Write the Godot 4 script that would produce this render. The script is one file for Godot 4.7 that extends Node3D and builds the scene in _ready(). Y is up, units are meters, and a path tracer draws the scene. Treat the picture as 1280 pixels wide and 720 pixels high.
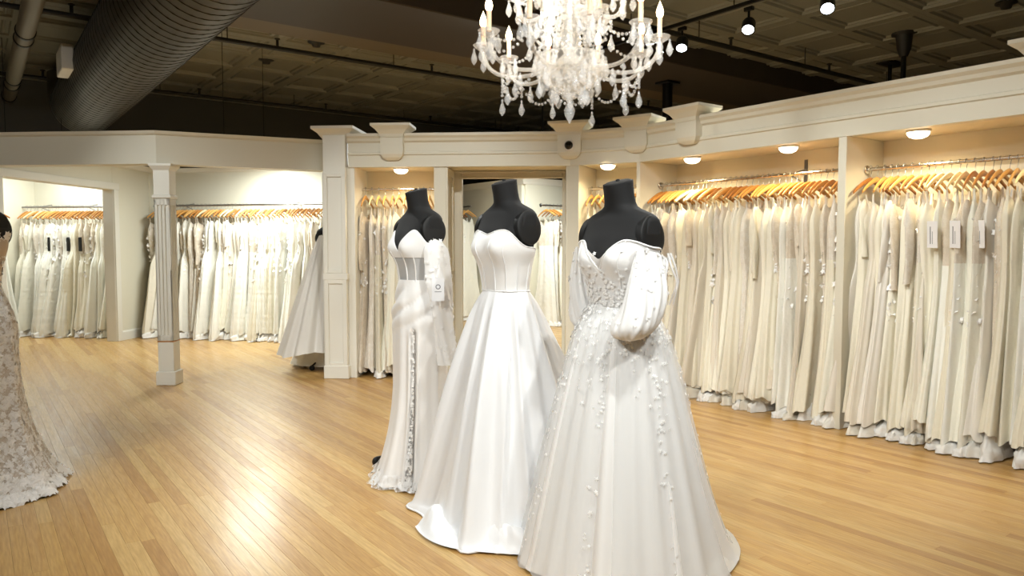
extends Node3D

# ------------------------------------------------------------------ mesh builder
class MB:
	var V := PackedVector3Array()
	var N := PackedVector3Array()
	var U := PackedVector2Array()
	var I := PackedInt32Array()
	var xf := Transform3D()

	func grid(P: PackedVector3Array, rows: int, cols: int, wrap := false, flip := false, us := 1.0, vs := 1.0) -> void:
		var base := V.size()
		var nn := PackedVector3Array()
		nn.resize(rows * cols)
		for i in rows - 1:
			for j in (cols if wrap else cols - 1):
				var k := (j + 1) % cols
				var a := i * cols + j
				var b := i * cols + k
				var c := (i + 1) * cols + j
				var d := (i + 1) * cols + k
				var n1 := (P[c] - P[a]).cross(P[b] - P[a])
				var n2 := (P[b] - P[d]).cross(P[c] - P[d])
				if flip:
					n1 = -n1
					n2 = -n2
				nn[a] += n1
				nn[b] += n1 + n2
				nn[c] += n1 + n2
				nn[d] += n2
				if flip:
					I.append_array(PackedInt32Array([base + a, base + c, base + b, base + b, base + c, base + d]))
				else:
					I.append_array(PackedInt32Array([base + a, base + b, base + c, base + b, base + d, base + c]))
		for i in rows:
			for j in cols:
				var q := i * cols + j
				V.append(xf * P[q])
				N.append((xf.basis * nn[q]).normalized() if nn[q].length_squared() > 1e-20 else Vector3.UP)
				U.append(Vector2(us * j / float(cols), vs * i / float(rows - 1)))

	func face(a: Vector3, b: Vector3, c: Vector3, d: Vector3) -> void:
		# a b c d clockwise seen from the front
		var base := V.size()
		var n := (xf.basis * (c - a).cross(b - a)).normalized()
		for p in [a, b, c, d]:
			V.append(xf * p)
			N.append(n)
		U.append_array(PackedVector2Array([Vector2(0, 0), Vector2(1, 0), Vector2(1, 1), Vector2(0, 1)]))
		I.append_array(PackedInt32Array([base, base + 1, base + 2, base, base + 2, base + 3]))

	func tri(a: Vector3, b: Vector3, c: Vector3) -> void:
		var base := V.size()
		var n := (xf.basis * (c - a).cross(b - a)).normalized()
		for p in [a, b, c]:
			V.append(xf * p)
			N.append(n)
			U.append(Vector2.ZERO)
		I.append_array(PackedInt32Array([base, base + 1, base + 2]))

	func box(lo: Vector3, hi: Vector3, ch := 0.0) -> void:
		var c := (lo + hi) / 2.0
		var h := (hi - lo) / 2.0
		var e := minf(ch, 0.45 * minf(h.x, minf(h.y, h.z)))
		for ax in 3:
			for s in [-1.0, 1.0]:
				var n := Vector3.ZERO
				n[ax] = s
				var u := Vector3.ZERO
				u[(ax + 1) % 3] = 1.0
				var w := n.cross(u)
				var hu := h[(ax + 1) % 3] - e
				var hw := h[(ax + 2) % 3] - e
				var o := c + n * h[ax]
				face(o - u * hu - w * hw, o - u * hu + w * hw, o + u * hu + w * hw, o + u * hu - w * hw)
		if e <= 0.0:
			return
		for ax in 3:
			for s in [-1.0, 1.0]:
				for t in [-1.0, 1.0]:
					var a := Vector3.ZERO
					a[(ax + 1) % 3] = s
					var b := Vector3.ZERO
					b[(ax + 2) % 3] = t
					var l := Vector3.ZERO
					l[ax] = h[ax] - e
					var hs := h[(ax + 1) % 3]
					var ht := h[(ax + 2) % 3]
					var p := c + a * hs + b * (ht - e)
					var q := c + a * (hs - e) + b * ht
					if s * t > 0:
						face(p - l, q - l, q + l, p + l)
					else:
						face(p - l, p + l, q + l, q - l)
		for sx in [-1.0, 1.0]:
			for sy in [-1.0, 1.0]:
				for sz in [-1.0, 1.0]:
					var p := c + Vector3(sx * h.x, sy * (h.y - e), sz * (h.z - e))
					var q := c + Vector3(sx * (h.x - e), sy * h.y, sz * (h.z - e))
					var r := c + Vector3(sx * (h.x - e), sy * (h.y - e), sz * h.z)
					if sx * sy * sz > 0:
						tri(p, r, q)
					else:
						tri(p, q, r)

	func tube(path: PackedVector3Array, radii: Array, sides := 8, cap := true, squash := 1.0) -> void:
		var P := PackedVector3Array()
		var n := path.size()
		var ref := Vector3.UP
		var t0 := (path[1] - path[0]).normalized()
		if absf(t0.y) > 0.9:
			ref = Vector3.RIGHT
		var u := (ref - t0 * ref.dot(t0)).normalized()
		for i in n:
			var t := (path[mini(i + 1, n - 1)] - path[maxi(i - 1, 0)]).normalized()
			u = (u - t * u.dot(t)).normalized()
			var w := t.cross(u)
			var r: float = radii[mini(i, radii.size() - 1)]
			for j in sides:
				var a := TAU * j / sides
				P.append(path[i] + u * cos(a) * r + w * sin(a) * r * squash)
		grid(P, n, sides, true, true)
		if cap:
			for e in [0, n - 1]:
				for j in range(1, sides - 1):
					var o: int = e * sides
					if e == 0:
						tri(P[o], P[o + j], P[o + j + 1])
					else:
						tri(P[o], P[o + j + 1], P[o + j])

	func rod(a: Vector3, b: Vector3, r: float, sides := 10) -> void:
		tube(PackedVector3Array([a, b]), [r], sides)

	func lathe(prof: Array, sides := 16, at := Vector3.ZERO) -> void:
		# prof: Vector2(radius, y) from top to bottom
		var P := PackedVector3Array()
		for p in prof:
			for j in sides:
				var a := TAU * j / sides
				P.append(at + Vector3(cos(a) * p.x, p.y, sin(a) * p.x))
		grid(P, prof.size(), sides, true)

	func sweep(pts: Array, prof: Array, close_ends := true) -> void:
		# pts: Vector2(x,z) plan polyline; prof: Vector2(offset to the right-hand side, y), flat shaded
		var n := pts.size()
		var nrm := []
		for i in n:
			var d0: Vector2 = (pts[i] - pts[maxi(i - 1, 0)]).normalized()
			var d1: Vector2 = (pts[mini(i + 1, n - 1)] - pts[i]).normalized()
			if i == 0: d0 = d1
			if i == n - 1: d1 = d0
			var n0 := Vector2(-d0.y, d0.x)
			var n1 := Vector2(-d1.y, d1.x)
			var m := (n0 + n1).normalized()
			nrm.append(m / maxf(m.dot(n0), 0.3))
		for i in n - 1:
			for k in prof.size():
				var p: Vector2 = prof[k]
				var q: Vector2 = prof[(k + 1) % prof.size()]
				var a: Vector2 = pts[i] + nrm[i] * p.x
				var b: Vector2 = pts[i + 1] + nrm[i + 1] * p.x
				var c: Vector2 = pts[i + 1] + nrm[i + 1] * q.x
				var d: Vector2 = pts[i] + nrm[i] * q.x
				face(Vector3(a.x, p.y, a.y), Vector3(b.x, p.y, b.y), Vector3(c.x, q.y, c.y), Vector3(d.x, q.y, d.y))
		if close_ends:
			var poly := PackedVector2Array(prof)
			var idx := Geometry2D.triangulate_polygon(poly)
			for e in [0, n - 1]:
				for t in range(0, idx.size(), 3):
					var tr := []
					for k in 3:
						var p: Vector2 = poly[idx[t + k]]
						var o: Vector2 = pts[e] + nrm[e] * p.x
						tr.append(Vector3(o.x, p.y, o.y))
					if e == 0:
						tri(tr[0], tr[1], tr[2])
					else:
						tri(tr[0], tr[2], tr[1])

	func mesh() -> ArrayMesh:
		var a := []
		a.resize(Mesh.ARRAY_MAX)
		a[Mesh.ARRAY_VERTEX] = V
		a[Mesh.ARRAY_NORMAL] = N
		a[Mesh.ARRAY_TEX_UV] = U
		a[Mesh.ARRAY_INDEX] = I
		var m := ArrayMesh.new()
		m.add_surface_from_arrays(Mesh.PRIMITIVE_TRIANGLES, a)
		return m

# ------------------------------------------------------------------ naming helpers
var used := {}
var M := {}
var rng := RandomNumberGenerator.new()

func numbered(called: String) -> String:
	var n: int = used.get(called, 0)
	used[called] = n + 1
	return called if n == 0 else "%s_%03d" % [called, n]

func tag(o: Node, label: String, category: String, group := "") -> void:
	o.set_meta("label", label)
	o.set_meta("category", category)
	if group:
		o.set_meta("group", group)

func thing(called: String, label: String, category: String, at := Vector3.ZERO, turn := 0.0, group := "") -> Node3D:
	var o := Node3D.new()
	o.name = numbered(called)
	add_child(o)
	o.position = at
	o.rotation.y = turn
	tag(o, label, category, group)
	return o

func put(called: String, m: Mesh, material: Material, parent: Node = self, at := Vector3.ZERO) -> MeshInstance3D:
	var o := MeshInstance3D.new()
	o.name = numbered(called) if parent == self else called
	o.mesh = m
	o.material_override = material
	o.position = at
	parent.add_child(o, true)
	return o

func struct(called: String, m: Mesh, material: Material, parent: Node = self) -> MeshInstance3D:
	var o := put(called, m, material, parent)
	if parent == self:
		o.set_meta("kind", "structure")
	return o

const ONES := ["", "first", "second", "third", "fourth", "fifth", "sixth", "seventh", "eighth", "ninth", "tenth", "eleventh", "twelfth", "thirteenth", "fourteenth", "fifteenth", "sixteenth", "seventeenth", "eighteenth", "nineteenth"]
func ordinal(n: int) -> String:
	if n < 20:
		return ONES[n]
	var tens := ["", "", "twenty", "thirty", "forty", "fifty"]
	var whole := ["", "", "twentieth", "thirtieth", "fortieth", "fiftieth"]
	return whole[n / 10] if n % 10 == 0 else tens[n / 10] + "-" + ONES[n % 10]

# ------------------------------------------------------------------ materials
func mat(c: Color, rough: float, metal := 0.0) -> StandardMaterial3D:
	var m := StandardMaterial3D.new()
	m.albedo_color = c
	m.roughness = rough
	m.metallic = metal
	return m

func noise_tex(freq: float, size: int, ramp: Array, octaves := 4, sd := 1) -> NoiseTexture2D:
	var n := FastNoiseLite.new()
	n.seed = sd
	n.frequency = freq
	n.fractal_octaves = octaves
	var t := NoiseTexture2D.new()
	t.width = size
	t.height = size
	t.seamless = true
	t.noise = n
	var g := Gradient.new()
	g.set_color(0, ramp[0])
	g.set_color(1, ramp[1])
	t.color_ramp = g
	return t

func lace_image(cut: bool) -> ImageTexture:
	# embroidered flowers, leaves and a fine net
	var s := 512
	var im := Image.create(s, s, false, Image.FORMAT_RGBA8)
	im.fill(Color(1, 1, 1, 0.0) if cut else Color(0.91, 0.90, 0.885))
	var r := RandomNumberGenerator.new()
	r.seed = 77
	if cut:
		for y in s:
			for x in s:
				if (x + y) % 12 < 2 or (x - y + 2 * s) % 12 < 2:
					im.set_pixel(x, y, Color(1, 1, 1, 1))
	for k in 46:
		var cx := r.randf() * s
		var cy := r.randf() * s
		var R := r.randf_range(20, 44)
		var ph := r.randf() * TAU
		var np := r.randi_range(5, 6)
		for yy in range(-int(R) - 1, int(R) + 2):
			for xx in range(-int(R) - 1, int(R) + 2):
				var d := Vector2(xx, yy)
				var a := d.angle() + ph
				var edge := R * (0.55 + 0.45 * absf(cos(a * np / 2.0)))
				var l := d.length()
				if l < edge:
					var sh := 0.93 + 0.07 * sin(l * 0.9)
					if l > edge - 3.5 or l < 4.0:
						sh = 1.0
					im.set_pixel(posmod(int(cx) + xx, s), posmod(int(cy) + yy, s), Color(sh, sh, sh, 1))
	return ImageTexture.create_from_image(im)

func cloth(c: Color, rough := 0.75, back := 0.0, bump: Texture2D = null, bs := 0.0) -> StandardMaterial3D:
	var m := mat(c, rough)
	m.rim_enabled = true
	m.rim = 0.3
	if back > 0.0:
		m.backlight_enabled = true
		m.backlight = Color(back, back, back)
	if bump:
		m.heightmap_enabled = true
		m.heightmap_texture = bump
		m.heightmap_scale = bs
		m.uv1_triplanar = true
		m.uv1_scale = Vector3(3, 3, 3)
	return m

func make_materials() -> void:
	var fine := noise_tex(0.03, 256, [Color(0.0, 0.0, 0.0), Color(1, 1, 1)], 4, 5)
	var crumple := noise_tex(0.012, 256, [Color(0, 0, 0), Color(1, 1, 1)], 3, 8)
	M.paint = mat(Color(0.845, 0.825, 0.76), 0.45)
	M.paint_cool = mat(Color(0.89, 0.88, 0.84), 0.45)
	M.cream = mat(Color(0.91, 0.87, 0.77), 0.6)
	M.sage = mat(Color(0.87, 0.855, 0.785), 0.7)
	for k in ["paint", "paint_cool", "cream", "sage"]:
		M[k].heightmap_enabled = true
		M[k].heightmap_texture = fine
		M[k].heightmap_scale = 0.03
		M[k].uv1_triplanar = true
		M[k].uv1_world_triplanar = true
		M[k].uv1_scale = Vector3(2, 2, 2)
	M.black_paint = mat(Color(0.33, 0.315, 0.29), 0.7)
	M.ceiling = mat(Color(0.55, 0.535, 0.475), 0.5)
	M.beam = mat(Color(0.25, 0.21, 0.175), 0.6)
	M.beam_trim = mat(Color(0.41, 0.35, 0.265), 0.6)
	M.duct = mat(Color(0.215, 0.195, 0.155), 0.5, 0.1)
	M.duct_dark = mat(Color(0.15, 0.135, 0.105), 0.6, 0.1)
	M.pipe_pale = mat(Color(0.42, 0.39, 0.33), 0.5)
	M.black_metal = mat(Color(0.05, 0.05, 0.05), 0.4, 0.3)
	M.pipe_dark = mat(Color(0.17, 0.16, 0.145), 0.5, 0.2)
	M.white_plastic = mat(Color(0.86, 0.84, 0.80), 0.4)
	M.red_plastic = mat(Color(0.32, 0.06, 0.06), 0.35)
	M.chrome = mat(Color(0.82, 0.80, 0.77), 0.22, 1.0)
	M.steel = mat(Color(0.62, 0.62, 0.62), 0.35, 1.0)
	M.brass = mat(Color(0.85, 0.68, 0.38), 0.3, 1.0)
	M.jersey = cloth(Color(0.085, 0.085, 0.09), 0.85)
	M.jersey.rim = 0.15
	M.armhole = mat(Color(0.05, 0.05, 0.052), 0.6)
	M.card = mat(Color(0.95, 0.95, 0.96), 0.6)
	M.ink = mat(Color(0.55, 0.55, 0.57), 0.7)
	# woods
	var grain := noise_tex(0.02, 512, [Color(0.86, 0.82, 0.76), Color(1, 1, 1)], 5, 21)
	var woods := [Color(0.82, 0.665, 0.415), Color(0.80, 0.64, 0.39), Color(0.84, 0.70, 0.45), Color(0.77, 0.605, 0.355), Color(0.82, 0.66, 0.40), Color(0.85, 0.71, 0.465), Color(0.81, 0.65, 0.405), Color(0.745, 0.575, 0.335)]
	var rgh := noise_tex(0.01, 256, [Color(0.32, 0.32, 0.32), Color(0.48, 0.48, 0.48)], 3, 31)
	M.oak = []
	for i in woods.size():
		var m := mat(woods[i], 1.0)
		m.albedo_texture = grain
		m.roughness_texture = rgh
		m.uv1_triplanar = true
		m.uv1_world_triplanar = true
		m.uv1_scale = Vector3(7, 7, 0.5)
		m.uv1_offset = Vector3(0.37 * i, 0, 0.21 * i)
		m.heightmap_enabled = true
		m.heightmap_texture = grain
		m.heightmap_scale = 0.02
		m.clearcoat_enabled = true
		m.clearcoat = 0.28
		m.clearcoat_roughness = 0.22
		M.oak.append(m)
	M.gap = mat(Color(0.50, 0.36, 0.19), 0.8)
	M.hanger = []
	for c in [Color(0.80, 0.58, 0.30), Color(0.74, 0.50, 0.23), Color(0.85, 0.65, 0.37), Color(0.66, 0.42, 0.18), Color(0.90, 0.82, 0.66)]:
		var m := mat(c, 0.35)
		m.clearcoat_enabled = true
		m.clearcoat = 0.4
		M.hanger.append(m)
	# gown cloths
	var lt := lace_image(false)
	var lc := lace_image(true)
	M.rack_cloth = []
	for c in [Color(0.93, 0.91, 0.84), Color(0.94, 0.93, 0.875), Color(0.92, 0.895, 0.82), Color(0.95, 0.945, 0.91), Color(0.905, 0.88, 0.805), Color(0.94, 0.92, 0.855)]:
		M.rack_cloth.append(cloth(c, 0.7, 0.25, crumple, 0.5))
	M.rack_satin = [cloth(Color(0.91, 0.89, 0.85), 0.42), cloth(Color(0.88, 0.85, 0.79), 0.45)]
	M.rack_lace = []
	for c in [Color(0.95, 0.925, 0.88), Color(0.93, 0.89, 0.825)]:
		var m := cloth(c, 0.85, 0.2)
		m.albedo_texture = lt
		m.uv1_triplanar = true
		m.uv1_scale = Vector3(4, 4, 4)
		m.heightmap_enabled = true
		m.heightmap_texture = lt
		m.heightmap_scale = 0.4
		M.rack_lace.append(m)
	M.tulle_puff = cloth(Color(0.95, 0.94, 0.92), 0.9, 0.2, crumple, 0.8)
	M.satin = cloth(Color(0.94, 0.94, 0.945), 0.38)
	M.satin_soft = cloth(Color(0.94, 0.935, 0.93), 0.6)
	M.crepe = cloth(Color(0.935, 0.925, 0.915), 0.65, 0.0, crumple, 0.15)
	M.chiffon = cloth(Color(0.955, 0.95, 0.945), 0.8, 0.15)
	M.lining = cloth(Color(0.95, 0.945, 0.94), 0.8)
	M.tulle = cloth(Color(0.96, 0.96, 0.96), 0.9, 0.15)
	M.tulle.transparency = BaseMaterial3D.TRANSPARENCY_ALPHA
	M.tulle.albedo_color.a = 0.42
	M.sheer = cloth(Color(0.92, 0.92, 0.92), 0.9, 0.3)
	M.sheer.transparency = BaseMaterial3D.TRANSPARENCY_ALPHA
	M.sheer.albedo_color.a = 0.62
	M.illusion = cloth(Color(0.80, 0.78, 0.76), 0.9)
	M.lace = cloth(Color(0.96, 0.955, 0.95), 0.85, 0.2)
	M.lace.albedo_texture = lc
	M.lace.transparency = BaseMaterial3D.TRANSPARENCY_ALPHA_SCISSOR
	M.lace.alpha_scissor_threshold = 0.5
	M.lace.uv1_triplanar = true
	M.lace.uv1_scale = Vector3(6, 6, 6)
	M.lace_fine = M.lace.duplicate()
	M.lace_fine.uv1_scale = Vector3(11, 11, 11)
	M.applique = cloth(Color(0.97, 0.965, 0.96), 0.8, 0.3)
	M.nude = cloth(Color(0.78, 0.725, 0.66), 0.85)
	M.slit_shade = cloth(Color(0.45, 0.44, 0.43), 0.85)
	M.ivory_satin = cloth(Color(0.87, 0.85, 0.82), 0.5)
	# glass and lights
	M.crystal = mat(Color(0.98, 0.98, 0.98, 0.24), 0.06)
	M.crystal.transparency = BaseMaterial3D.TRANSPARENCY_ALPHA
	M.crystal.metallic_specular = 0.9
	M.glass_arm = mat(Color(0.97, 0.96, 0.94, 0.28), 0.08)
	M.glass_arm.transparency = BaseMaterial3D.TRANSPARENCY_ALPHA
	M.glass_arm.metallic_specular = 0.9
	M.candle = mat(Color(0.86, 0.78, 0.66), 0.5)
	M.candle.subsurf_scatter_enabled = true
	M.candle.subsurf_scatter_strength = 0.3
	M.bulb = mat(Color(1, 0.95, 0.85), 0.3)
	glow(M.bulb, Color(1.0, 0.88, 0.68), 7.0)
	M.puck = mat(Color(1, 0.97, 0.9), 0.4)
	glow(M.puck, Color(1.0, 0.93, 0.80), 4.0)
	M.spot_lens = mat(Color(1, 1, 1), 0.3)
	glow(M.spot_lens, Color(0.93, 0.96, 1.0), 9.0)
	M.unseen_tube_lens = mat(Color(1, 1, 1), 0.4)
	glow(M.unseen_tube_lens, Color(0.97, 0.98, 0.96), 1.3)
	M.dark_glass = mat(Color(0.03, 0.03, 0.035), 0.08)

func glow(m: StandardMaterial3D, c: Color, e: float) -> void:
	m.emission_enabled = true
	m.emission = c
	m.emission_energy_multiplier = e

# ------------------------------------------------------------------ plan helpers
const A0 := Vector2(2.811, -6.866)
const AU := Vector2(0.7612, 0.6489)
const AN := Vector2(-0.6489, 0.7612)
func fa(s: float, d := 0.0) -> Vector2:      # along the angled partition, d metres behind its front
	return A0 + AU * s - AN * d

func v3(p: Vector2, y := 0.0) -> Vector3:
	return Vector3(p.x, y, p.y)

func slab(mb: MB, a: Vector2, b: Vector2, th: float, y0: float, y1: float, ch := 0.004) -> void:
	var d := (b - a).normalized()
	mb.xf = Transform3D(Basis(v3(d), Vector3.UP, v3(Vector2(-d.y, d.x))), v3(a))
	mb.box(Vector3(0, y0, -th / 2), Vector3(a.distance_to(b), y1, th / 2), ch)
	mb.xf = Transform3D()

func wall(called: String, a: Vector2, b: Vector2, th: float, y0: float, y1: float, m: Material, parent: Node = self) -> MeshInstance3D:
	var mb := MB.new()
	slab(mb, a, b, th, y0, y1)
	return struct(called, mb.mesh(), m, parent)

func loft_square(mb: MB, prof: Array, zscale := 1.0) -> void:
	for i in prof.size() - 1:
		var p: Vector2 = prof[i]
		var q: Vector2 = prof[i + 1]
		for k in 4:
			var c := [Vector2(-1, 1), Vector2(1, 1), Vector2(1, -1), Vector2(-1, -1)]
			var e: Vector2 = c[k]
			var f: Vector2 = c[(k + 1) % 4]
			mb.face(Vector3(e.x * p.x, p.y, e.y * p.x * zscale), Vector3(f.x * p.x, p.y, f.y * p.x * zscale), Vector3(f.x * q.x, q.y, f.y * q.x * zscale), Vector3(e.x * q.x, q.y, e.y * q.x * zscale))
	for e in [0, prof.size() - 1]:
		var p: Vector2 = prof[e]
		mb.face(Vector3(-p.x, p.y, -p.x * zscale), Vector3(p.x, p.y, -p.x * zscale), Vector3(p.x, p.y, p.x * zscale), Vector3(-p.x, p.y, p.x * zscale))

func lut(tab: Array, y: float) -> Array:
	# rows ordered by falling first column; smooth interpolation of the others
	var n := tab.size()
	if y >= tab[0][0]: return tab[0]
	if y <= tab[n - 1][0]: return tab[n - 1]
	var i := 0
	while y < tab[i + 1][0]:
		i += 1
	var t: float = (tab[i][0] - y) / (tab[i][0] - tab[i + 1][0])
	var o := [y]
	for k in range(1, tab[0].size()):
		o.append(cubic_interpolate(tab[i][k], tab[i + 1][k], tab[maxi(i - 1, 0)][k], tab[mini(i + 2, n - 1)][k], t))
	return o

func frame_of(mb: MB, x0: float, x1: float, y0: float, y1: float, w: float, z0: float, z1: float) -> void:
	mb.box(Vector3(x0, y0, z0), Vector3(x0 + w, y1, z1), 0.003)
	mb.box(Vector3(x1 - w, y0, z0), Vector3(x1, y1, z1), 0.003)
	mb.box(Vector3(x0 + w, y1 - w, z0), Vector3(x1 - w, y1, z1), 0.003)
	mb.box(Vector3(x0 + w, y0, z0), Vector3(x1 - w, y0 + w, z1), 0.003)

# ------------------------------------------------------------------ room shell
const H := 4.0
func build_shell() -> void:
	var mb := MB.new()
	mb.box(Vector3(-5, -0.2, -14.3), Vector3(13, -0.014, 4))
	var floor_o := struct("floor", mb.mesh(), M.gap)
	# oak strips run towards the back wall; the nearest 300 are pieces of their own
	var w := 0.058
	var planks := []
	rng.seed = 11
	var x := -4.95
	var eye := Vector2(0, 0)
	while x < 12.9:
		var z := 3.9 + rng.randf() * 1.5
		while z > -14.2:
			var l := rng.randf_range(1.1, 2.9)
			var z0 := maxf(z - l, -14.25)
			var z1 := minf(z, 3.95)
			if z1 - z0 > 0.05:
				var mid := Vector2(x + w / 2, clampf(-2.5, z0, z1))
				var fwd := mid.dot(Vector2(0.592, -0.806))
				var lat := mid.dot(Vector2(0.806, 0.592))
				var near := mid.distance_to(eye)
				if fwd < 1.2 or absf(lat) > fwd * 0.78 + 0.2 or mid.x > 5.0:
					near += 50.0
				planks.append([near, x, z0, z1, rng.randi() % 8])
			z -= l
		x += w
	planks.sort_custom(func(a, b): return a[0] < b[0])
	var rest := []
	for k in 8:
		rest.append(MB.new())
	for i in planks.size():
		var p: Array = planks[i]
		var t: MB = MB.new() if i < 300 else rest[p[4]]
		var lo := Vector3(p[1] + 0.0002, -0.014, p[2] + 0.0002)
		var hi := Vector3(p[1] + w - 0.0002, 0.0, p[3] - 0.0002)
		if i < 300:
			t.box(lo, hi, 0.0006)
			put("floorboard", t.mesh(), M.oak[p[4]], floor_o)
		else:
			t.face(Vector3(lo.x, 0, lo.z), Vector3(hi.x, 0, lo.z), Vector3(hi.x, 0, hi.z), Vector3(lo.x, 0, hi.z))
			t.face(Vector3(lo.x, -0.014, hi.z), Vector3(lo.x, 0, hi.z), Vector3(hi.x, 0, hi.z), Vector3(hi.x, -0.014, hi.z))
			t.face(Vector3(hi.x, -0.014, hi.z), Vector3(hi.x, 0, hi.z), Vector3(hi.x, 0, lo.z), Vector3(hi.x, -0.014, lo.z))
	var am := ArrayMesh.new()
	for k in 8:
		var a: Array = rest[k].mesh().surface_get_arrays(0)
		am.add_surface_from_arrays(Mesh.PRIMITIVE_TRIANGLES, a)
		am.surface_set_material(k, M.oak[k])
	var far := MeshInstance3D.new()
	far.name = "far_floorboards"
	far.mesh = am
	far.set_meta("kind", "stuff")
	floor_o.add_child(far, true)

	mb = MB.new()
	mb.box(Vector3(-5, H, -14.3), Vector3(13, H + 0.2, 4))
	var ceil_o := struct("ceiling", mb.mesh(), M.ceiling)
	# pressed tin panels: a raised border round a sunk field
	mb = MB.new()
	var pr := [Vector2(0.459, 0.0), Vector2(0.459, -0.04), Vector2(0.385, -0.04), Vector2(0.372, -0.012), Vector2(0.335, -0.012), Vector2(0.325, -0.028), Vector2(0.305, -0.028), Vector2(0.292, -0.006)]
	loft_square(mb, pr)
	var tin := mb.mesh()
	var spots := []
	for i in 19:
		for j in 19:
			var c := Vector2(-4.5 + 0.92 * i, -13.83 + 0.92 * j)
			var fwd := c.dot(Vector2(0.592, -0.806))
			var lat := c.dot(Vector2(0.806, 0.592))
			if c.y > -9.05 and c.y < -6.5:
				continue
			var d := c.length()
			if fwd < 5.5 or absf(lat) > fwd * 0.72 + 0.3: d += 50.0
			spots.append([d, c])
	spots.sort_custom(func(a, b): return a[0] < b[0])
	var mm := MultiMesh.new()
	mm.transform_format = MultiMesh.TRANSFORM_3D
	mm.mesh = tin
	mm.instance_count = maxi(spots.size() - 300, 0)
	for i in spots.size():
		if i < 300:
			put("tin_panel", tin, M.ceiling, ceil_o, v3(spots[i][1], H))
		else:
			mm.set_instance_transform(i - 300, Transform3D(Basis(), v3(spots[i][1], H)))
	var mi := MultiMeshInstance3D.new()
	mi.name = "other_tin_panels"
	mi.multimesh = mm
	mi.material_override = M.ceiling
	mi.set_meta("kind", "stuff")
	ceil_o.add_child(mi, true)
	# dropped beam across the room, with a stepped trim board behind it
	mb = MB.new()
	mb.box(Vector3(-5, H - 0.30, -8.05), Vector3(13, H, -6.7), 0.01)
	struct("trim_1", mb.mesh(), M.beam)
	mb = MB.new()
	mb.box(Vector3(-5, H - 0.26, -8.62), Vector3(13, H, -8.05), 0.01)
	struct("trim_2", mb.mesh(), M.beam_trim)
	for wl in [["wall_rear", Vector3(-5, 0, -14.5), Vector3(13, H, -14.3)], ["wall_left", Vector3(-5.2, 0, -14.3), Vector3(-5, H, 4)], ["wall_right", Vector3(13, 0, -14.3), Vector3(13.2, H, 4)], ["wall_front", Vector3(-5, 0, 4), Vector3(13, H, 4.2)]]:
		mb = MB.new()
		mb.box(wl[1], wl[2])
		struct(wl[0], mb.mesh(), M.black_paint if wl[0] == "wall_rear" or wl[0] == "wall_right" else M.paint)

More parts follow.
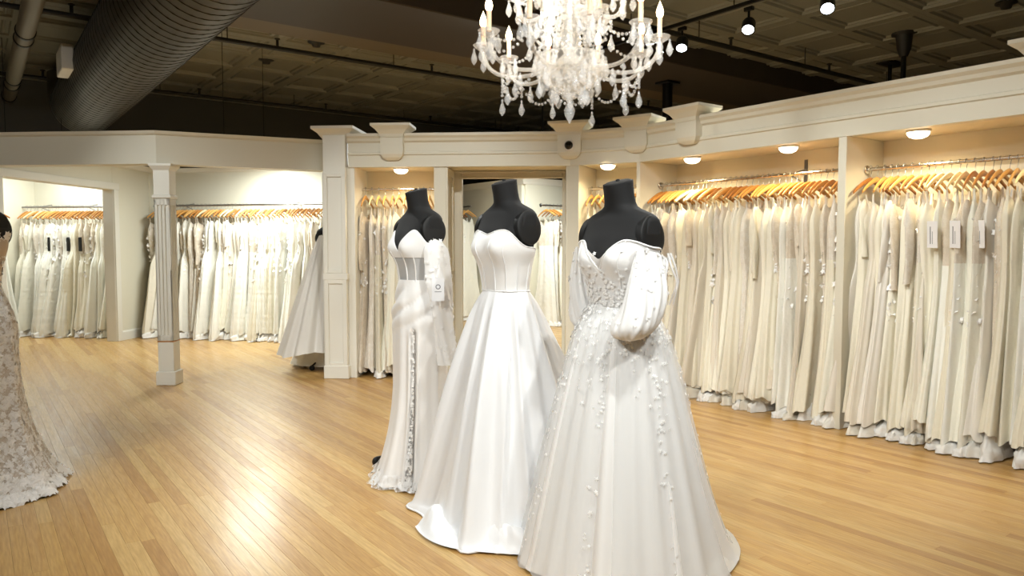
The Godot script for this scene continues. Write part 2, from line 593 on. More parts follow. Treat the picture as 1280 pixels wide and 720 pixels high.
func build_partitions() -> void:
	# headers over the display bays
	var prof := [Vector2(-0.06, 2.055), Vector2(0.02, 2.055), Vector2(0.02, 2.165), Vector2(0.034, 2.172), Vector2(0.034, 2.192), Vector2(0.02, 2.20), Vector2(0.02, 2.285), Vector2(0.04, 2.30), Vector2(0.046, 2.325), Vector2(0.066, 2.345), Vector2(0.066, 2.37), Vector2(-0.06, 2.37)]
	var front := [fa(0.22), Vector2(4.606, -5.334), Vector2(4.92, -4.73), Vector2(4.92, 2.2)]
	var mb := MB.new()
	mb.sweep(front, prof)
	struct("trim_3", mb.mesh(), M.paint)
	var bprof := [Vector2(0.0, 2.05), Vector2(0.0, 2.31), Vector2(0.02, 2.325), Vector2(0.03, 2.35), Vector2(-0.16, 2.35), Vector2(-0.16, 2.05)]
	mb = MB.new()
	mb.sweep([Vector2(-3.2, -11.42), Vector2(1.40, -7.42), Vector2(2.88, -7.10)], bprof)
	struct("trim_4", mb.mesh(), M.paint)
	# soffit and back panels of the bays
	mb = MB.new()
	mb.sweep(front, [Vector2(-0.055, 2.06), Vector2(-0.055, 2.09), Vector2(-0.52, 2.09), Vector2(-0.52, 2.06)])
	struct("trim_5", mb.mesh(), M.cream)
	mb = MB.new()
	mb.sweep([fa(0.22), fa(1.12)], [Vector2(-0.49, 0.0), Vector2(-0.49, 2.06), Vector2(-0.52, 2.06), Vector2(-0.52, 0.0)])
	mb.sweep([fa(2.345), Vector2(4.92, -4.73), Vector2(4.92, 2.2)], [Vector2(-0.49, 0.0), Vector2(-0.49, 2.06), Vector2(-0.52, 2.06), Vector2(-0.52, 0.0)])
	struct("wall_bays", mb.mesh(), M.cream)
	# upright dividers
	var bn := Vector2(0.885, -0.466)
	for d in [[fa(1.11), fa(1.11, 0.49), 0.12], [fa(2.345), fa(2.345, 0.49), 0.05], [fa(2.325, 0.03), Vector2(4.66, -5.26), 0.05], [Vector2(4.645, -5.285), Vector2(4.645, -5.285) + bn * 0.47, 0.05], [Vector2(4.905, -4.745), Vector2(5.41, -4.745), 0.045], [Vector2(4.905, -2.80), Vector2(5.41, -2.80), 0.06], [Vector2(4.905, -0.86), Vector2(5.41, -0.86), 0.06], [Vector2(4.905, 1.1), Vector2(5.41, 1.1), 0.06]]:
		wall("wall_divider", d[0], d[1], d[2], 0.0, 2.06, M.paint)
	# panelled jamb of the central opening and the casing round it
	mb = MB.new()
	mb.xf = Transform3D(Basis(v3(-AN), Vector3.UP, v3(AU)), v3(fa(1.17)))
	frame_of(mb, 0.0, 0.42, 0.0, 0.98, 0.07, 0.0, 0.016)
	frame_of(mb, 0.0, 0.42, 0.98, 2.05, 0.07, 0.0, 0.016)
	mb.box(Vector3(0.0, 0.0, 0.0), Vector3(0.44, 0.13, 0.022), 0.003)
	struct("trim_6", mb.mesh(), M.paint)
	mb = MB.new()
	mb.xf = Transform3D(Basis(v3(AU), Vector3.UP, v3(AN)), v3(fa(1.17, 0.49)))
	mb.box(Vector3(0.0, 0.0, 0.0), Vector3(0.085, 2.055, 0.05), 0.006)
	mb.box(Vector3(0.085, 1.99, 0.0), Vector3(1.11, 2.055, 0.05), 0.006)
	mb.box(Vector3(1.11, 0.0, 0.0), Vector3(1.145, 2.055, 0.05), 0.006)
	mb.box(Vector3(0.075, 0.0, 0.005), Vector3(0.095, 1.995, 0.065), 0.003)
	mb.box(Vector3(0.06, 1.98, 0.005), Vector3(1.12, 1.995, 0.065), 0.003)
	mb.box(Vector3(0.0, 2.035, 0.05), Vector3(1.145, 2.05, 0.062), 0.003)
	struct("door_1", mb.mesh(), M.paint)
	# left: angled wall with a wide cased doorway
	var du := Vector2(0.659, -0.752)
	var dn := Vector2(-0.752, -0.659)
	var d0 := Vector2(0.289, -9.738)
	wall("wall_doorway", d0 - du * 1.1 + dn * 0.06, d0 + dn * 0.06, 0.12, 0, 2.38, M.sage)
	wall("wall_doorway", d0 + du * 1.93 + dn * 0.06, d0 + du * 3.02 + dn * 0.06, 0.12, 0, 2.38, M.sage)
	wall("wall_doorway", d0 + dn * 0.06, d0 + du * 1.93 + dn * 0.06, 0.12, 2.05, 2.38, M.sage)
	mb = MB.new()
	mb.xf = Transform3D(Basis(v3(du), Vector3.UP, v3(-dn)), v3(d0))
	for z in [[0.0, 0.025], [-0.145, -0.12]]:
		mb.box(Vector3(-0.1, 0, z[0]), Vector3(0.0, 2.05, z[1]), 0.004)
		mb.box(Vector3(1.93, 0, z[0]), Vector3(2.03, 2.05, z[1]), 0.004)
		mb.box(Vector3(-0.12, 2.05, z[0]), Vector3(2.05, 2.14, z[1]), 0.004)
	mb.box(Vector3(-0.02, 0, -0.125), Vector3(0.005, 2.05, 0.005), 0.002)
	mb.box(Vector3(1.925, 0, -0.125), Vector3(1.95, 2.05, 0.005), 0.002)
	mb.box(Vector3(0.0, 2.045, -0.125), Vector3(1.93, 2.06, 0.005), 0.002)
	struct("door_2", mb.mesh(), M.paint_cool)
	mb = MB.new()
	mb.sweep([d0 + du * 2.03, d0 + du * 3.0], [Vector2(0, 0), Vector2(0.018, 0), Vector2(0.018, 0.11), Vector2(0.008, 0.13), Vector2(0, 0.13)])
	struct("baseboard_left", mb.mesh(), M.paint_cool)
	# back wall behind the long rail, and crown strips on both walls
	var bd := Vector2(0.655, 0.756)
	var b0 := d0 + du * 3.0
	wall("wall_long_rail", b0, b0 + bd * 4.0, 0.1, 0, 2.37, M.sage)
	mb = MB.new()
	mb.sweep([d0 - du * 1.1, b0, b0 + bd * 4.0], [Vector2(-0.14, 2.36), Vector2(0.06, 2.36), Vector2(0.075, 2.37), Vector2(0.09, 2.40), Vector2(0.10, 2.425), Vector2(-0.14, 2.425)])
	struct("trim_7", mb.mesh(), M.paint_cool)
	# little room behind the doorway
	wall("wall_small_room", Vector2(2.16, -11.84), Vector2(0.80, -13.22), 0.08, 0, 2.4, M.sage)
	wall("wall_small_room", Vector2(0.80, -13.22), Vector2(-1.1, -11.3), 0.08, 0, 2.4, M.sage)
	# corner of another partition, seen through the central opening
	wall("wall_far_corner", Vector2(7.35, -9.67), Vector2(12.6, -9.67), 0.1, 0, 2.36, M.sage)
	wall("wall_far_corner", Vector2(7.35, -9.67), Vector2(7.35, -13.6), 0.1, 0, 2.36, M.sage)
	mb = MB.new()
	mb.sweep([Vector2(7.35, -13.6), Vector2(7.35, -9.67), Vector2(12.6, -9.67)], [Vector2(-0.1, 2.30), Vector2(0.06, 2.30), Vector2(0.075, 2.34), Vector2(0.11, 2.40), Vector2(-0.1, 2.40)])
	struct("trim_8", mb.mesh(), M.paint_cool)

func capital(label: String, at: Vector2, dir: Vector2, y0 := 2.17, group := "") -> void:
	# block with a flared crown, hung on the front of the header
	var t := thing("pilaster_capital", label, "capital", v3(at, 0), atan2(dir.x, dir.y), group)
	var mb := MB.new()
	loft_square(mb, [Vector2(0.055, y0 - 0.055), Vector2(0.09, y0 - 0.03), Vector2(0.108, y0), Vector2(0.11, y0 + 0.02), Vector2(0.11, 2.36)], 0.75)
	put("block", mb.mesh(), M.paint, t)
	mb = MB.new()
	loft_square(mb, [Vector2(0.112, 2.33), Vector2(0.118, 2.36), Vector2(0.15, 2.40), Vector2(0.182, 2.425), Vector2(0.19, 2.432), Vector2(0.19, 2.455)], 0.8)
	put("crown", mb.mesh(), M.paint, t)

func build_columns() -> void:
	# slim fluted post
	var a := Vector2(1.47, -7.44)
	var t := thing("fluted_post", "slim white square post with a fluted shaft standing free on the wood floor", "post", v3(a), -0.60)
	var h := 0.072
	var mb := MB.new()
	mb.box(Vector3(-h - 0.018, 0, -h - 0.018), Vector3(h + 0.018, 0.13, h + 0.018), 0.006)
	put("plinth", mb.mesh(), M.paint_cool, t)
	mb = MB.new()
	mb.box(Vector3(-h, 0.13, -h), Vector3(h, 0.405, h), 0.004)
	put("lower_block", mb.mesh(), M.paint_cool, t)
	mb = MB.new()
	mb.box(Vector3(-h - 0.004, 0.405, -h - 0.004), Vector3(h + 0.004, 0.415, h + 0.004), 0.002)
	put("joint_strip", mb.mesh(), M.hanger[1], t)
	mb = MB.new()
	mb.box(Vector3(-h + 0.012, 0.415, -h + 0.012), Vector3(h - 0.012, 1.73, h - 0.012))
	for k in 4:
		mb.xf = Transform3D(Basis(Vector3.UP, k * PI / 2))
		for x in [[-0.072, -0.042], [-0.024, -0.008], [0.008, 0.024], [0.042, 0.072]]:
			mb.box(Vector3(x[0], 0.415, h - 0.014), Vector3(x[1], 1.73, h), 0.003)
		mb.box(Vector3(-h, 0.415, h - 0.014), Vector3(h, 0.47, h), 0.003)
		mb.box(Vector3(-h, 1.67, h - 0.014), Vector3(h, 1.73, h), 0.003)
	put("fluted_shaft", mb.mesh(), M.paint_cool, t)
	mb = MB.new()
	loft_square(mb, [Vector2(h, 1.73), Vector2(h + 0.012, 1.74), Vector2(h + 0.012, 1.76), Vector2(h, 1.77), Vector2(h, 1.99), Vector2(h + 0.008, 2.0), Vector2(h + 0.03, 2.03), Vector2(h + 0.03, 2.05)])
	put("capital", mb.mesh(), M.paint_cool, t)
	# broad panelled column at the end of the bays
	t = thing("panelled_column", "broad white panelled column with a flared cap at the end of the bays", "column", v3(fa(0.09, 0.14)), atan2(AN.x, AN.y))
	mb = MB.new()
	mb.box(Vector3(-0.11, 0, -0.2), Vector3(0.11, 2.36, 0.19), 0.004)
	put("shaft", mb.mesh(), M.paint_cool, t)
	for p in [[0.12, 0.97], [1.03, 2.0]]:
		mb = MB.new()
		frame_of(mb, -0.11, 0.11, p[0], p[1], 0.04, 0.19, 0.204)
		mb.xf = Transform3D(Basis(Vector3.UP, -PI / 2))
		frame_of(mb, -0.2, 0.19, p[0], p[1], 0.05, 0.11, 0.122)
		put("panel_frame", mb.mesh(), M.paint_cool, t)
	mb = MB.new()
	mb.box(Vector3(-0.122, 0.97, -0.2), Vector3(0.122, 1.03, 0.204), 0.004)
	put("middle_rail", mb.mesh(), M.paint_cool, t)
	mb = MB.new()
	mb.box(Vector3(-0.125, 0, -0.2), Vector3(0.125, 0.13, 0.21), 0.006)
	put("plinth", mb.mesh(), M.paint_cool, t)
	mb = MB.new()
	mb.box(Vector3(0.11, 0, -0.3), Vector3(0.185, 2.06, 0.14), 0.004)
	put("side_stile", mb.mesh(), M.paint_cool, t)
	mb = MB.new()
	loft_square(mb, [Vector2(0.115, 2.29), Vector2(0.125, 2.33), Vector2(0.16, 2.38), Vector2(0.20, 2.41), Vector2(0.205, 2.415), Vector2(0.205, 2.44)], 1.25)
	put("cap", mb.mesh(), M.paint_cool, t)
	capital("flared white capital on the header just right of the panelled column", fa(0.66, 0.0), AN, 2.17)
	capital("flared white capital carrying the small round camera", Vector2(4.60, -5.33), Vector2(-0.77, 0.63), 2.17)
	capital("flared white capital just right of the one with the camera", Vector2(4.91, -4.74), Vector2(-0.95, 0.3), 2.19)
	capital("flared white capital above the left end of the long straight bays", Vector2(4.905, -4.13), Vector2(-1, 0), 2.2)
	capital("flared white capital cut off by the right edge of the photo", Vector2(4.905, -1.56), Vector2(-1, 0), 2.2)
	# security camera on the capital
	var cd := Vector2(-0.77, 0.63)
	t = thing("security_camera", "small round black security camera on a white header capital", "camera", v3(Vector2(4.60, -5.33) + cd * 0.085, 2.235), atan2(cd.x, cd.y))
	mb = MB.new()
	mb.xf = Transform3D(Basis(Vector3.RIGHT, PI / 2))
	mb.lathe([Vector2(0.0, 0.012), Vector2(0.05, 0.012), Vector2(0.055, 0.0), Vector2(0.055, -0.004)], 20)
	put("ring", mb.mesh(), M.white_plastic, t)
	mb = MB.new()
	mb.xf = Transform3D(Basis(Vector3.RIGHT, PI / 2))
	mb.lathe([Vector2(0.0, 0.042), Vector2(0.018, 0.039), Vector2(0.032, 0.028), Vector2(0.04, 0.012)], 20)
	put("dome", mb.mesh(), M.dark_glass, t)

# ------------------------------------------------------------------ lights and things overhead
func spot(name_: String, at: Vector3, to: Vector3, c: Color, e: float, angle := 38.0, size := 0.05) -> void:
	var l := SpotLight3D.new()
	l.name = numbered(name_)
	add_child(l)
	l.look_at_from_position(at, to, Vector3.UP if absf((to - at).normalized().y) < 0.99 else Vector3.RIGHT)
	l.light_color = c
	l.light_energy = e
	l.spot_angle = angle
	l.spot_angle_attenuation = 0.8
	l.spot_range = 25.0
	l.spot_attenuation = 2.0
	l.light_size = size
	l.shadow_enabled = true

func omni(name_: String, at: Vector3, c: Color, e: float, size := 0.03) -> void:
	var l := OmniLight3D.new()
	l.name = numbered(name_)
	add_child(l)
	l.position = at
	l.light_color = c
	l.light_energy = e
	l.omni_range = 25.0
	l.omni_attenuation = 2.0
	l.light_size = size
	l.shadow_enabled = true

const COOL := Color(0.99, 1.0, 0.985)
func track_head(label: String, at: Vector3, to: Vector3, e: float, angle := 40.0, drop := 0.19) -> void:
	# lens at «at», shining towards «to», hung from a track above
	var t := thing("track_spotlight", label, "spotlight", at, 0.0, "track spotlights on the dark ceiling")
	var d := (to - at).normalized()
	var b := Basis.looking_at(d, Vector3.UP)
	var mb := MB.new()
	mb.xf = Transform3D(b * Basis(Vector3.RIGHT, PI / 2), Vector3.ZERO)
	mb.lathe([Vector2(0.056, -0.012), Vector2(0.064, -0.012), Vector2(0.066, 0.0), Vector2(0.066, 0.10), Vector2(0.055, 0.13), Vector2(0.035, 0.15), Vector2(0.0, 0.155)], 18)
	put("housing", mb.mesh(), M.black_metal, t)
	mb = MB.new()
	mb.xf = Transform3D(b * Basis(Vector3.RIGHT, PI / 2), Vector3.ZERO)
	mb.lathe([Vector2(0.058, 0.0), Vector2(0.03, -0.006), Vector2(0.0, -0.008)], 18)
	put("lens", mb.mesh(), M.spot_lens, t)
	mb = MB.new()
	var c := -d * 0.07
	mb.rod(c, Vector3(c.x, drop + 0.035, c.z), 0.012, 8)
	mb.box(Vector3(c.x - 0.02, drop, c.z - 0.05), Vector3(c.x + 0.02, drop + 0.04, c.z + 0.05), 0.004)
	put("stem", mb.mesh(), M.black_metal, t)
	spot("track_spotlight_light", at + d * 0.03, to, COOL, e, angle)

func track_rail(label: String, a: Vector3, b: Vector3) -> void:
	var t := thing("light_track", label, "track", a, 0.0, "")
	var mb := MB.new()
	var d := (b - a)
	var n := d.normalized()
	mb.xf = Transform3D(Basis(n, Vector3.UP, n.cross(Vector3.UP)), Vector3.ZERO)
	mb.box(Vector3(0, 0, -0.018), Vector3(d.length(), 0.035, 0.018), 0.003)
	put("rail", mb.mesh(), M.black_metal, t)
	for k in 4:
		mb = MB.new()
		var p := d * (0.12 + 0.25 * k)
		mb.rod(p + Vector3(0, 0.03, 0), Vector3(p.x, H - a.y, p.z), 0.006, 6)
		put("drop_rod", mb.mesh(), M.black_metal, t)

func puck(at: Vector2, label: String, e := 1.0) -> void:
	var t := thing("puck_light", label, "light", v3(at, 2.06))
	var mb := MB.new()
	mb.lathe([Vector2(0.075, 0.0), Vector2(0.078, -0.008), Vector2(0.072, -0.016), Vector2(0.06, -0.016)], 24)
	put("rim", mb.mesh(), M.white_plastic, t)
	mb = MB.new()
	mb.lathe([Vector2(0.07, -0.012), Vector2(0.068, -0.028), Vector2(0.055, -0.045), Vector2(0.03, -0.056), Vector2(0.0, -0.06)], 24)
	put("lens", mb.mesh(), M.puck, t)
	spot("puck_light_light", v3(at, 1.99), v3(at, 0.0), Color(1.0, 0.92, 0.74), e, 84.0, 0.06)

func build_overhead() -> void:
	# spiral duct along the left
	var c := Vector3(1.42, 3.36, 0)
	var r := 0.43
	var zf := -12.45
	var t := thing("spiral_duct", "huge dark round spiral duct running along the ceiling at upper left", "duct", Vector3(c.x, c.y - r, 0))
	var off := Vector3(0, r, 0)
	var rows := PackedVector3Array()
	var mb := MB.new()
	var P := PackedVector3Array()
	for i in 2:
		for j in 48:
			var a := TAU * j / 48
			P.append(off + Vector3(cos(a) * r, sin(a) * r, 2.0 if i == 0 else zf))
	mb.grid(P, 2, 48, true)
	put("barrel", mb.mesh(), M.duct, t)
	mb = MB.new()
	# raised seam winding along the barrel
	var path := PackedVector3Array()
	var turns := 98
	for i in turns * 28 + 1:
		var a := TAU * i / 28.0
		path.append(off + Vector3(cos(a) * (r + 0.002), sin(a) * (r + 0.002), 1.9 - (1.9 - zf) * i / (turns * 28.0)))
	mb.tube(path, [0.0045], 4, false)
	put("spiral_seam", mb.mesh(), M.duct_dark, t)
	# elbow up at the far end
	mb = MB.new()
	P = PackedVector3Array()
	for i in 9:
		var b := PI / 2 * i / 8.0
		var cc := off + Vector3(0, 0.5 - 0.5 * cos(b), zf - 0.5 * sin(b))
		var up := Vector3(0, cos(b), sin(b))
		for j in 32:
			var a := TAU * j / 32
			P.append(cc + Vector3.RIGHT * cos(a) * r + up * sin(a) * r)
	mb.grid(P, 9, 32, true)
	put("elbow", mb.mesh(), M.duct, t)
	mb = MB.new()
	mb.box(Vector3(-0.06, -0.15, -0.28), Vector3(0.06, 0.13, 0.28), 0.01)
	put("control_box", mb.mesh(), M.white_plastic, t, off + Vector3(-r - 0.05, 0.05, -9.9))
	# pale pipe beside it
	t = thing("ceiling_pipe", "pale round pipe with black clamp rings at the upper left edge", "pipe", Vector3(0.55, 3.49, 0))
	mb = MB.new()
	mb.rod(Vector3(0, 0.09, 2.0), Vector3(0, 0.09, -13.9), 0.09, 24)
	put("tube", mb.mesh(), M.pipe_pale, t)
	for z in [-9.5, -9.86, -12.3, -12.7, -13.7]:
		mb = MB.new()
		mb.xf = Transform3D(Basis(Vector3.RIGHT, PI / 2), Vector3(0, 0.09, z))
		mb.lathe([Vector2(0.09, 0.035), Vector2(0.10, 0.03), Vector2(0.10, -0.03), Vector2(0.09, -0.035)], 20)
		mb.xf = Transform3D()
		mb.rod(Vector3(0, 0.18, z), Vector3(0, 0.51, z), 0.008, 6)
		put("clamp_ring", mb.mesh(), M.black_metal, t)
	# sprinkler lines across the room
	for d in [[-5.85, 4.0, 12.9, 3.74, "dark sprinkler pipe crossing the ceiling behind the track lights"], [-9.2, -4.9, 12.9, 3.74, "dark sprinkler pipe crossing the ceiling beyond the dropped beam"], [-13.05, -4.9, 12.9, 3.78, "dark pipe running along the top of the far black wall"]]:
		t = thing("sprinkler_pipe", d[4], "pipe", Vector3(d[1], d[3] - 0.03, d[0]), 0.0)
		mb = MB.new()
		mb.rod(Vector3(0, 0.03, 0), Vector3(d[2] - d[1], 0.03, 0), 0.03, 12)
		put("tube", mb.mesh(), M.pipe_dark, t)
		var x: float = 0.85
		while x < d[2] - d[1]:
			mb = MB.new()
			mb.rod(Vector3(x, 0.05, 0), Vector3(x, H - d[3] + 0.03, 0), 0.007, 6)
			put("hanger_rod", mb.mesh(), M.pipe_dark, t)
			mb = MB.new()
			mb.rod(Vector3(x + 0.6, 0.05, 0), Vector3(x + 0.6, 0.13, 0), 0.018, 8)
			mb.lathe([Vector2(0.0, 0.16), Vector2(0.035, 0.15), Vector2(0.035, 0.14), Vector2(0.012, 0.13)], 10, Vector3(x + 0.6, 0, 0))
			put("sprinkler_head", mb.mesh(), M.pipe_dark, t)
			x += 2.2
	for d in [[Vector2(3.755, -9.46), "round dark detector on the ceiling, nearer the dropped beam"], [Vector2(3.52, -10.76), "round dark detector on the ceiling, nearer the big duct"], [Vector2(9.3, -3.45), "dark flat ceiling disc at upper right above the long bays"]]:
		t = thing("ceiling_detector", d[1], "detector", v3(d[0], H - 0.09))
		mb = MB.new()
		mb.lathe([Vector2(0.0, 0.068), Vector2(0.11, 0.068), Vector2(0.11, 0.05), Vector2(0.06, 0.04), Vector2(0.05, 0.0), Vector2(0.0, -0.002)], 18)
		put("body", mb.mesh(), M.pipe_dark, t)
	# iron posts and hanging rods behind the bays
	t = thing("iron_post", "black iron post under the dropped beam behind the header", "post", Vector3(8.35, 0, -7.5))
	mb = MB.new()
	mb.rod(Vector3.ZERO, Vector3(0, H - 0.31, 0), 0.075, 16)
	put("shaft", mb.mesh(), M.black_metal, t)
	mb = MB.new()
	mb.box(Vector3(-0.13, H - 0.33, -0.13), Vector3(0.13, H - 0.30, 0.13), 0.005)
	put("top_plate", mb.mesh(), M.black_metal, t)
	t = thing("support_rod", "thicker black rod with a bell cup at its top above the right bays", "rod", Vector3(9.65, 0.0, -4.72))
	mb = MB.new()
	mb.rod(Vector3.ZERO, Vector3(0, H - 0.3, 0), 0.032, 12)
	put("rod", mb.mesh(), M.black_metal, t)
	mb = MB.new()
	mb.lathe([Vector2(0.15, H), Vector2(0.15, H - 0.03), Vector2(0.10, H - 0.04), Vector2(0.085, H - 0.2), Vector2(0.05, H - 0.3), Vector2(0.0, H - 0.3)], 18)
	put("bell_cup", mb.mesh(), M.pipe_dark, t)
	t = thing("support_rod", "thinner black rod under a flat plate, left of the rod with the bell cup", "rod", Vector3(10.95, 0.0, -5.55))
	mb = MB.new()
	mb.rod(Vector3.ZERO, Vector3(0, H - 0.05, 0), 0.028, 12)
	put("rod", mb.mesh(), M.black_metal, t)
	mb = MB.new()
	mb.box(Vector3(-0.22, H - 0.06, -0.1), Vector3(0.22, H - 0.01, 0.1), 0.005)
	put("plate", mb.mesh(), M.black_metal, t)
	t = thing("alarm_strobe", "small dark red alarm box peeking over the right header", "alarm", Vector3(7.2, 2.72, -3.36), -0.62)
	mb = MB.new()
	mb.box(Vector3(-0.09, 0, -0.05), Vector3(0.09, 0.16, 0.05), 0.012)
	put("housing", mb.mesh(), M.red_plastic, t)
	mb = MB.new()
	mb.box(Vector3(0.095, -2.71, -0.01), Vector3(0.115, 0.17, 0.01), 0.003)
	put("mount", mb.mesh(), M.pipe_pale, t)
	mb = MB.new()
	mb.box(Vector3(-0.03, 0.03, 0.05), Vector3(0.03, 0.06, 0.06), 0.004)
	put("lens", mb.mesh(), M.white_plastic, t)

func build_lamps() -> void:
	# the track in the picture
	track_rail("black light track with three lit spotlights at upper right", Vector3(6.23, 3.66, -1.2), Vector3(6.23, 3.66, -6.9))
	track_head("lit track spotlight nearest the chandelier, lowest of the bright three at upper right", Vector3(6.25, 3.43, -5.42), Vector3(4.2, 0.0, -4.0), 4.0)
	track_head("lit track spotlight in the middle of the bright three at upper right", Vector3(6.24, 3.425, -4.57), Vector3(3.6, 0.0, -3.0), 4.0)
	track_head("lit track spotlight farthest right of the bright three", Vector3(6.28, 3.43, -3.76), Vector3(3.4, 0.0, -2.0), 4.0)
	track_head("track spotlight at the top edge of the photo above the right bays", Vector3(6.26, 3.46, -2.93), Vector3(3.6, 0.0, -1.4), 4.0)
	track_head("small lit spotlight low behind the camera capital", Vector3(6.5, 2.66, -8.15), Vector3(4.5, 2.2, -6.5), 2.0, 40.0, 1.30)
	# unseen tracks above the frame, placed to light the floor, racks and gowns
	track_rail("unseen light track above the left aisle, placed to light the displays", Vector3(1.9, 3.66, 2.5), Vector3(1.9, 3.66, -6.4))
	var aims := [[Vector3(1.88, 3.43, -5.6), Vector3(1.3, 0.0, -3.6), 5.0, 40.0], [Vector3(1.9, 3.43, -3.7), Vector3(3.7, 0.9, -6.4), 4.0, 28.0], [Vector3(1.9, 3.43, -2.9), Vector3(5.0, 0.6, -4.0), 5.4, 30.0], [Vector3(1.9, 3.43, -1.9), Vector3(5.0, 0.6, -2.2), 5.4, 30.0], [Vector3(1.9, 3.43, -1.0), Vector3(2.0, 1.0, -2.9), 3.5, 40.0], [Vector3(1.9, 3.43, 0.4), Vector3(2.2, 0.8, -2.2), 4.2, 36.0]]
	for i in aims.size():
		track_head("unseen aisle track spotlight, %s from the far end, placed to light the displays" % ordinal(i + 1), aims[i][0], aims[i][1], aims[i][2], aims[i][3])
	track_rail("unseen light track above the left side of the shop, placed to light the displays", Vector3(-1.4, 3.66, 2.5), Vector3(-1.4, 3.66, -6.4))  # unseen track, its lamps light the header, column and gowns from the left
	aims = [[Vector3(-1.4, 3.43, -5.6), Vector3(2.3, 0.7, -7.0), 5.0, 27.0], [Vector3(-1.4, 3.43, -4.6), Vector3(0.3, 1.9, -8.5), 2.6, 30.0], [Vector3(-1.4, 3.43, -3.2), Vector3(0.1, 1.0, -4.7), 3.0, 40.0], [Vector3(-1.4, 3.43, -2.0), Vector3(1.9, 0.8, -3.4), 5.2, 34.0], [Vector3(-1.4, 3.43, -0.6), Vector3(2.0, 0.8, -2.4), 5.2, 34.0]]
	for i in aims.size():
		track_head("unseen far left track spotlight, %s from the far end, placed to light the displays" % ordinal(i + 1), aims[i][0], aims[i][1], aims[i][2], aims[i][3])
	# puck lights in the bays
	puck(Vector2(3.43, -6.51), "round warm puck light in the narrow bay beside the panelled column", 0.5)
	puck(Vector2(4.80, -5.03), "round warm puck light in the corner bay above the front dress form", 0.5)
	puck(Vector2(5.02, -4.22), "round warm puck light at the left end of the middle bay", 0.62)
	puck(Vector2(5.04, -3.31), "round warm puck light at the right end of the middle bay", 0.62)
	puck(Vector2(5.05, -2.36), "round warm puck light in the bay at the right edge", 0.62)
	puck(Vector2(5.05, -1.35), "unseen round warm puck light in the right bay, out of frame", 0.62)  # unseen lamp beyond the frame, lights the rest of the right bay
	# unseen tube fixtures, placed to light the long rail and the rooms behind
	for d in [[Vector3(2.88, 2.46, -9.70), 0.72, 6.5, "unseen hanging tube light placed to light the long rail, hidden by the header"], [Vector3(0.75, 2.62, -11.9), 0.72, 3.6, "unseen hanging tube light placed to light the small room behind the doorway"], [Vector3(6.5, 2.65, -8.5), 0.0, 9.0, "unseen hanging tube light placed to light the space behind the opening"]]:
		var t := thing("unseen_tube_light", d[3], "light", d[0], d[1])
		var mb := MB.new()
		mb.box(Vector3(-0.6, 0.0, -0.06), Vector3(0.6, 0.07, 0.06), 0.008)
		put("housing", mb.mesh(), M.white_plastic, t)
		mb = MB.new()
		mb.box(Vector3(-0.58, -0.03, -0.045), Vector3(0.58, 0.0, 0.045), 0.01)
		put("lens", mb.mesh(), M.unseen_tube_lens, t)
		for s in [-0.45, 0.45]:
			mb = MB.new()
			mb.rod(Vector3(s, 0.07, 0), Vector3(s, H - d[0].y, 0), 0.004, 6)
			put("wire", mb.mesh(), M.black_metal, t)
		var l := AreaLight3D.new()
		l.name = numbered("unseen_tube_light_light")
		add_child(l)
		l.position = d[0] + Vector3(0, -0.04, 0)
		l.rotation = Vector3(-PI / 2, d[1], 0)
		l.area_size = Vector2(1.16, 0.09)
		l.light_color = Color(0.98, 1.0, 0.98)
		l.light_energy = d[2]
		l.area_range = 25.0
		l.shadow_enabled = true

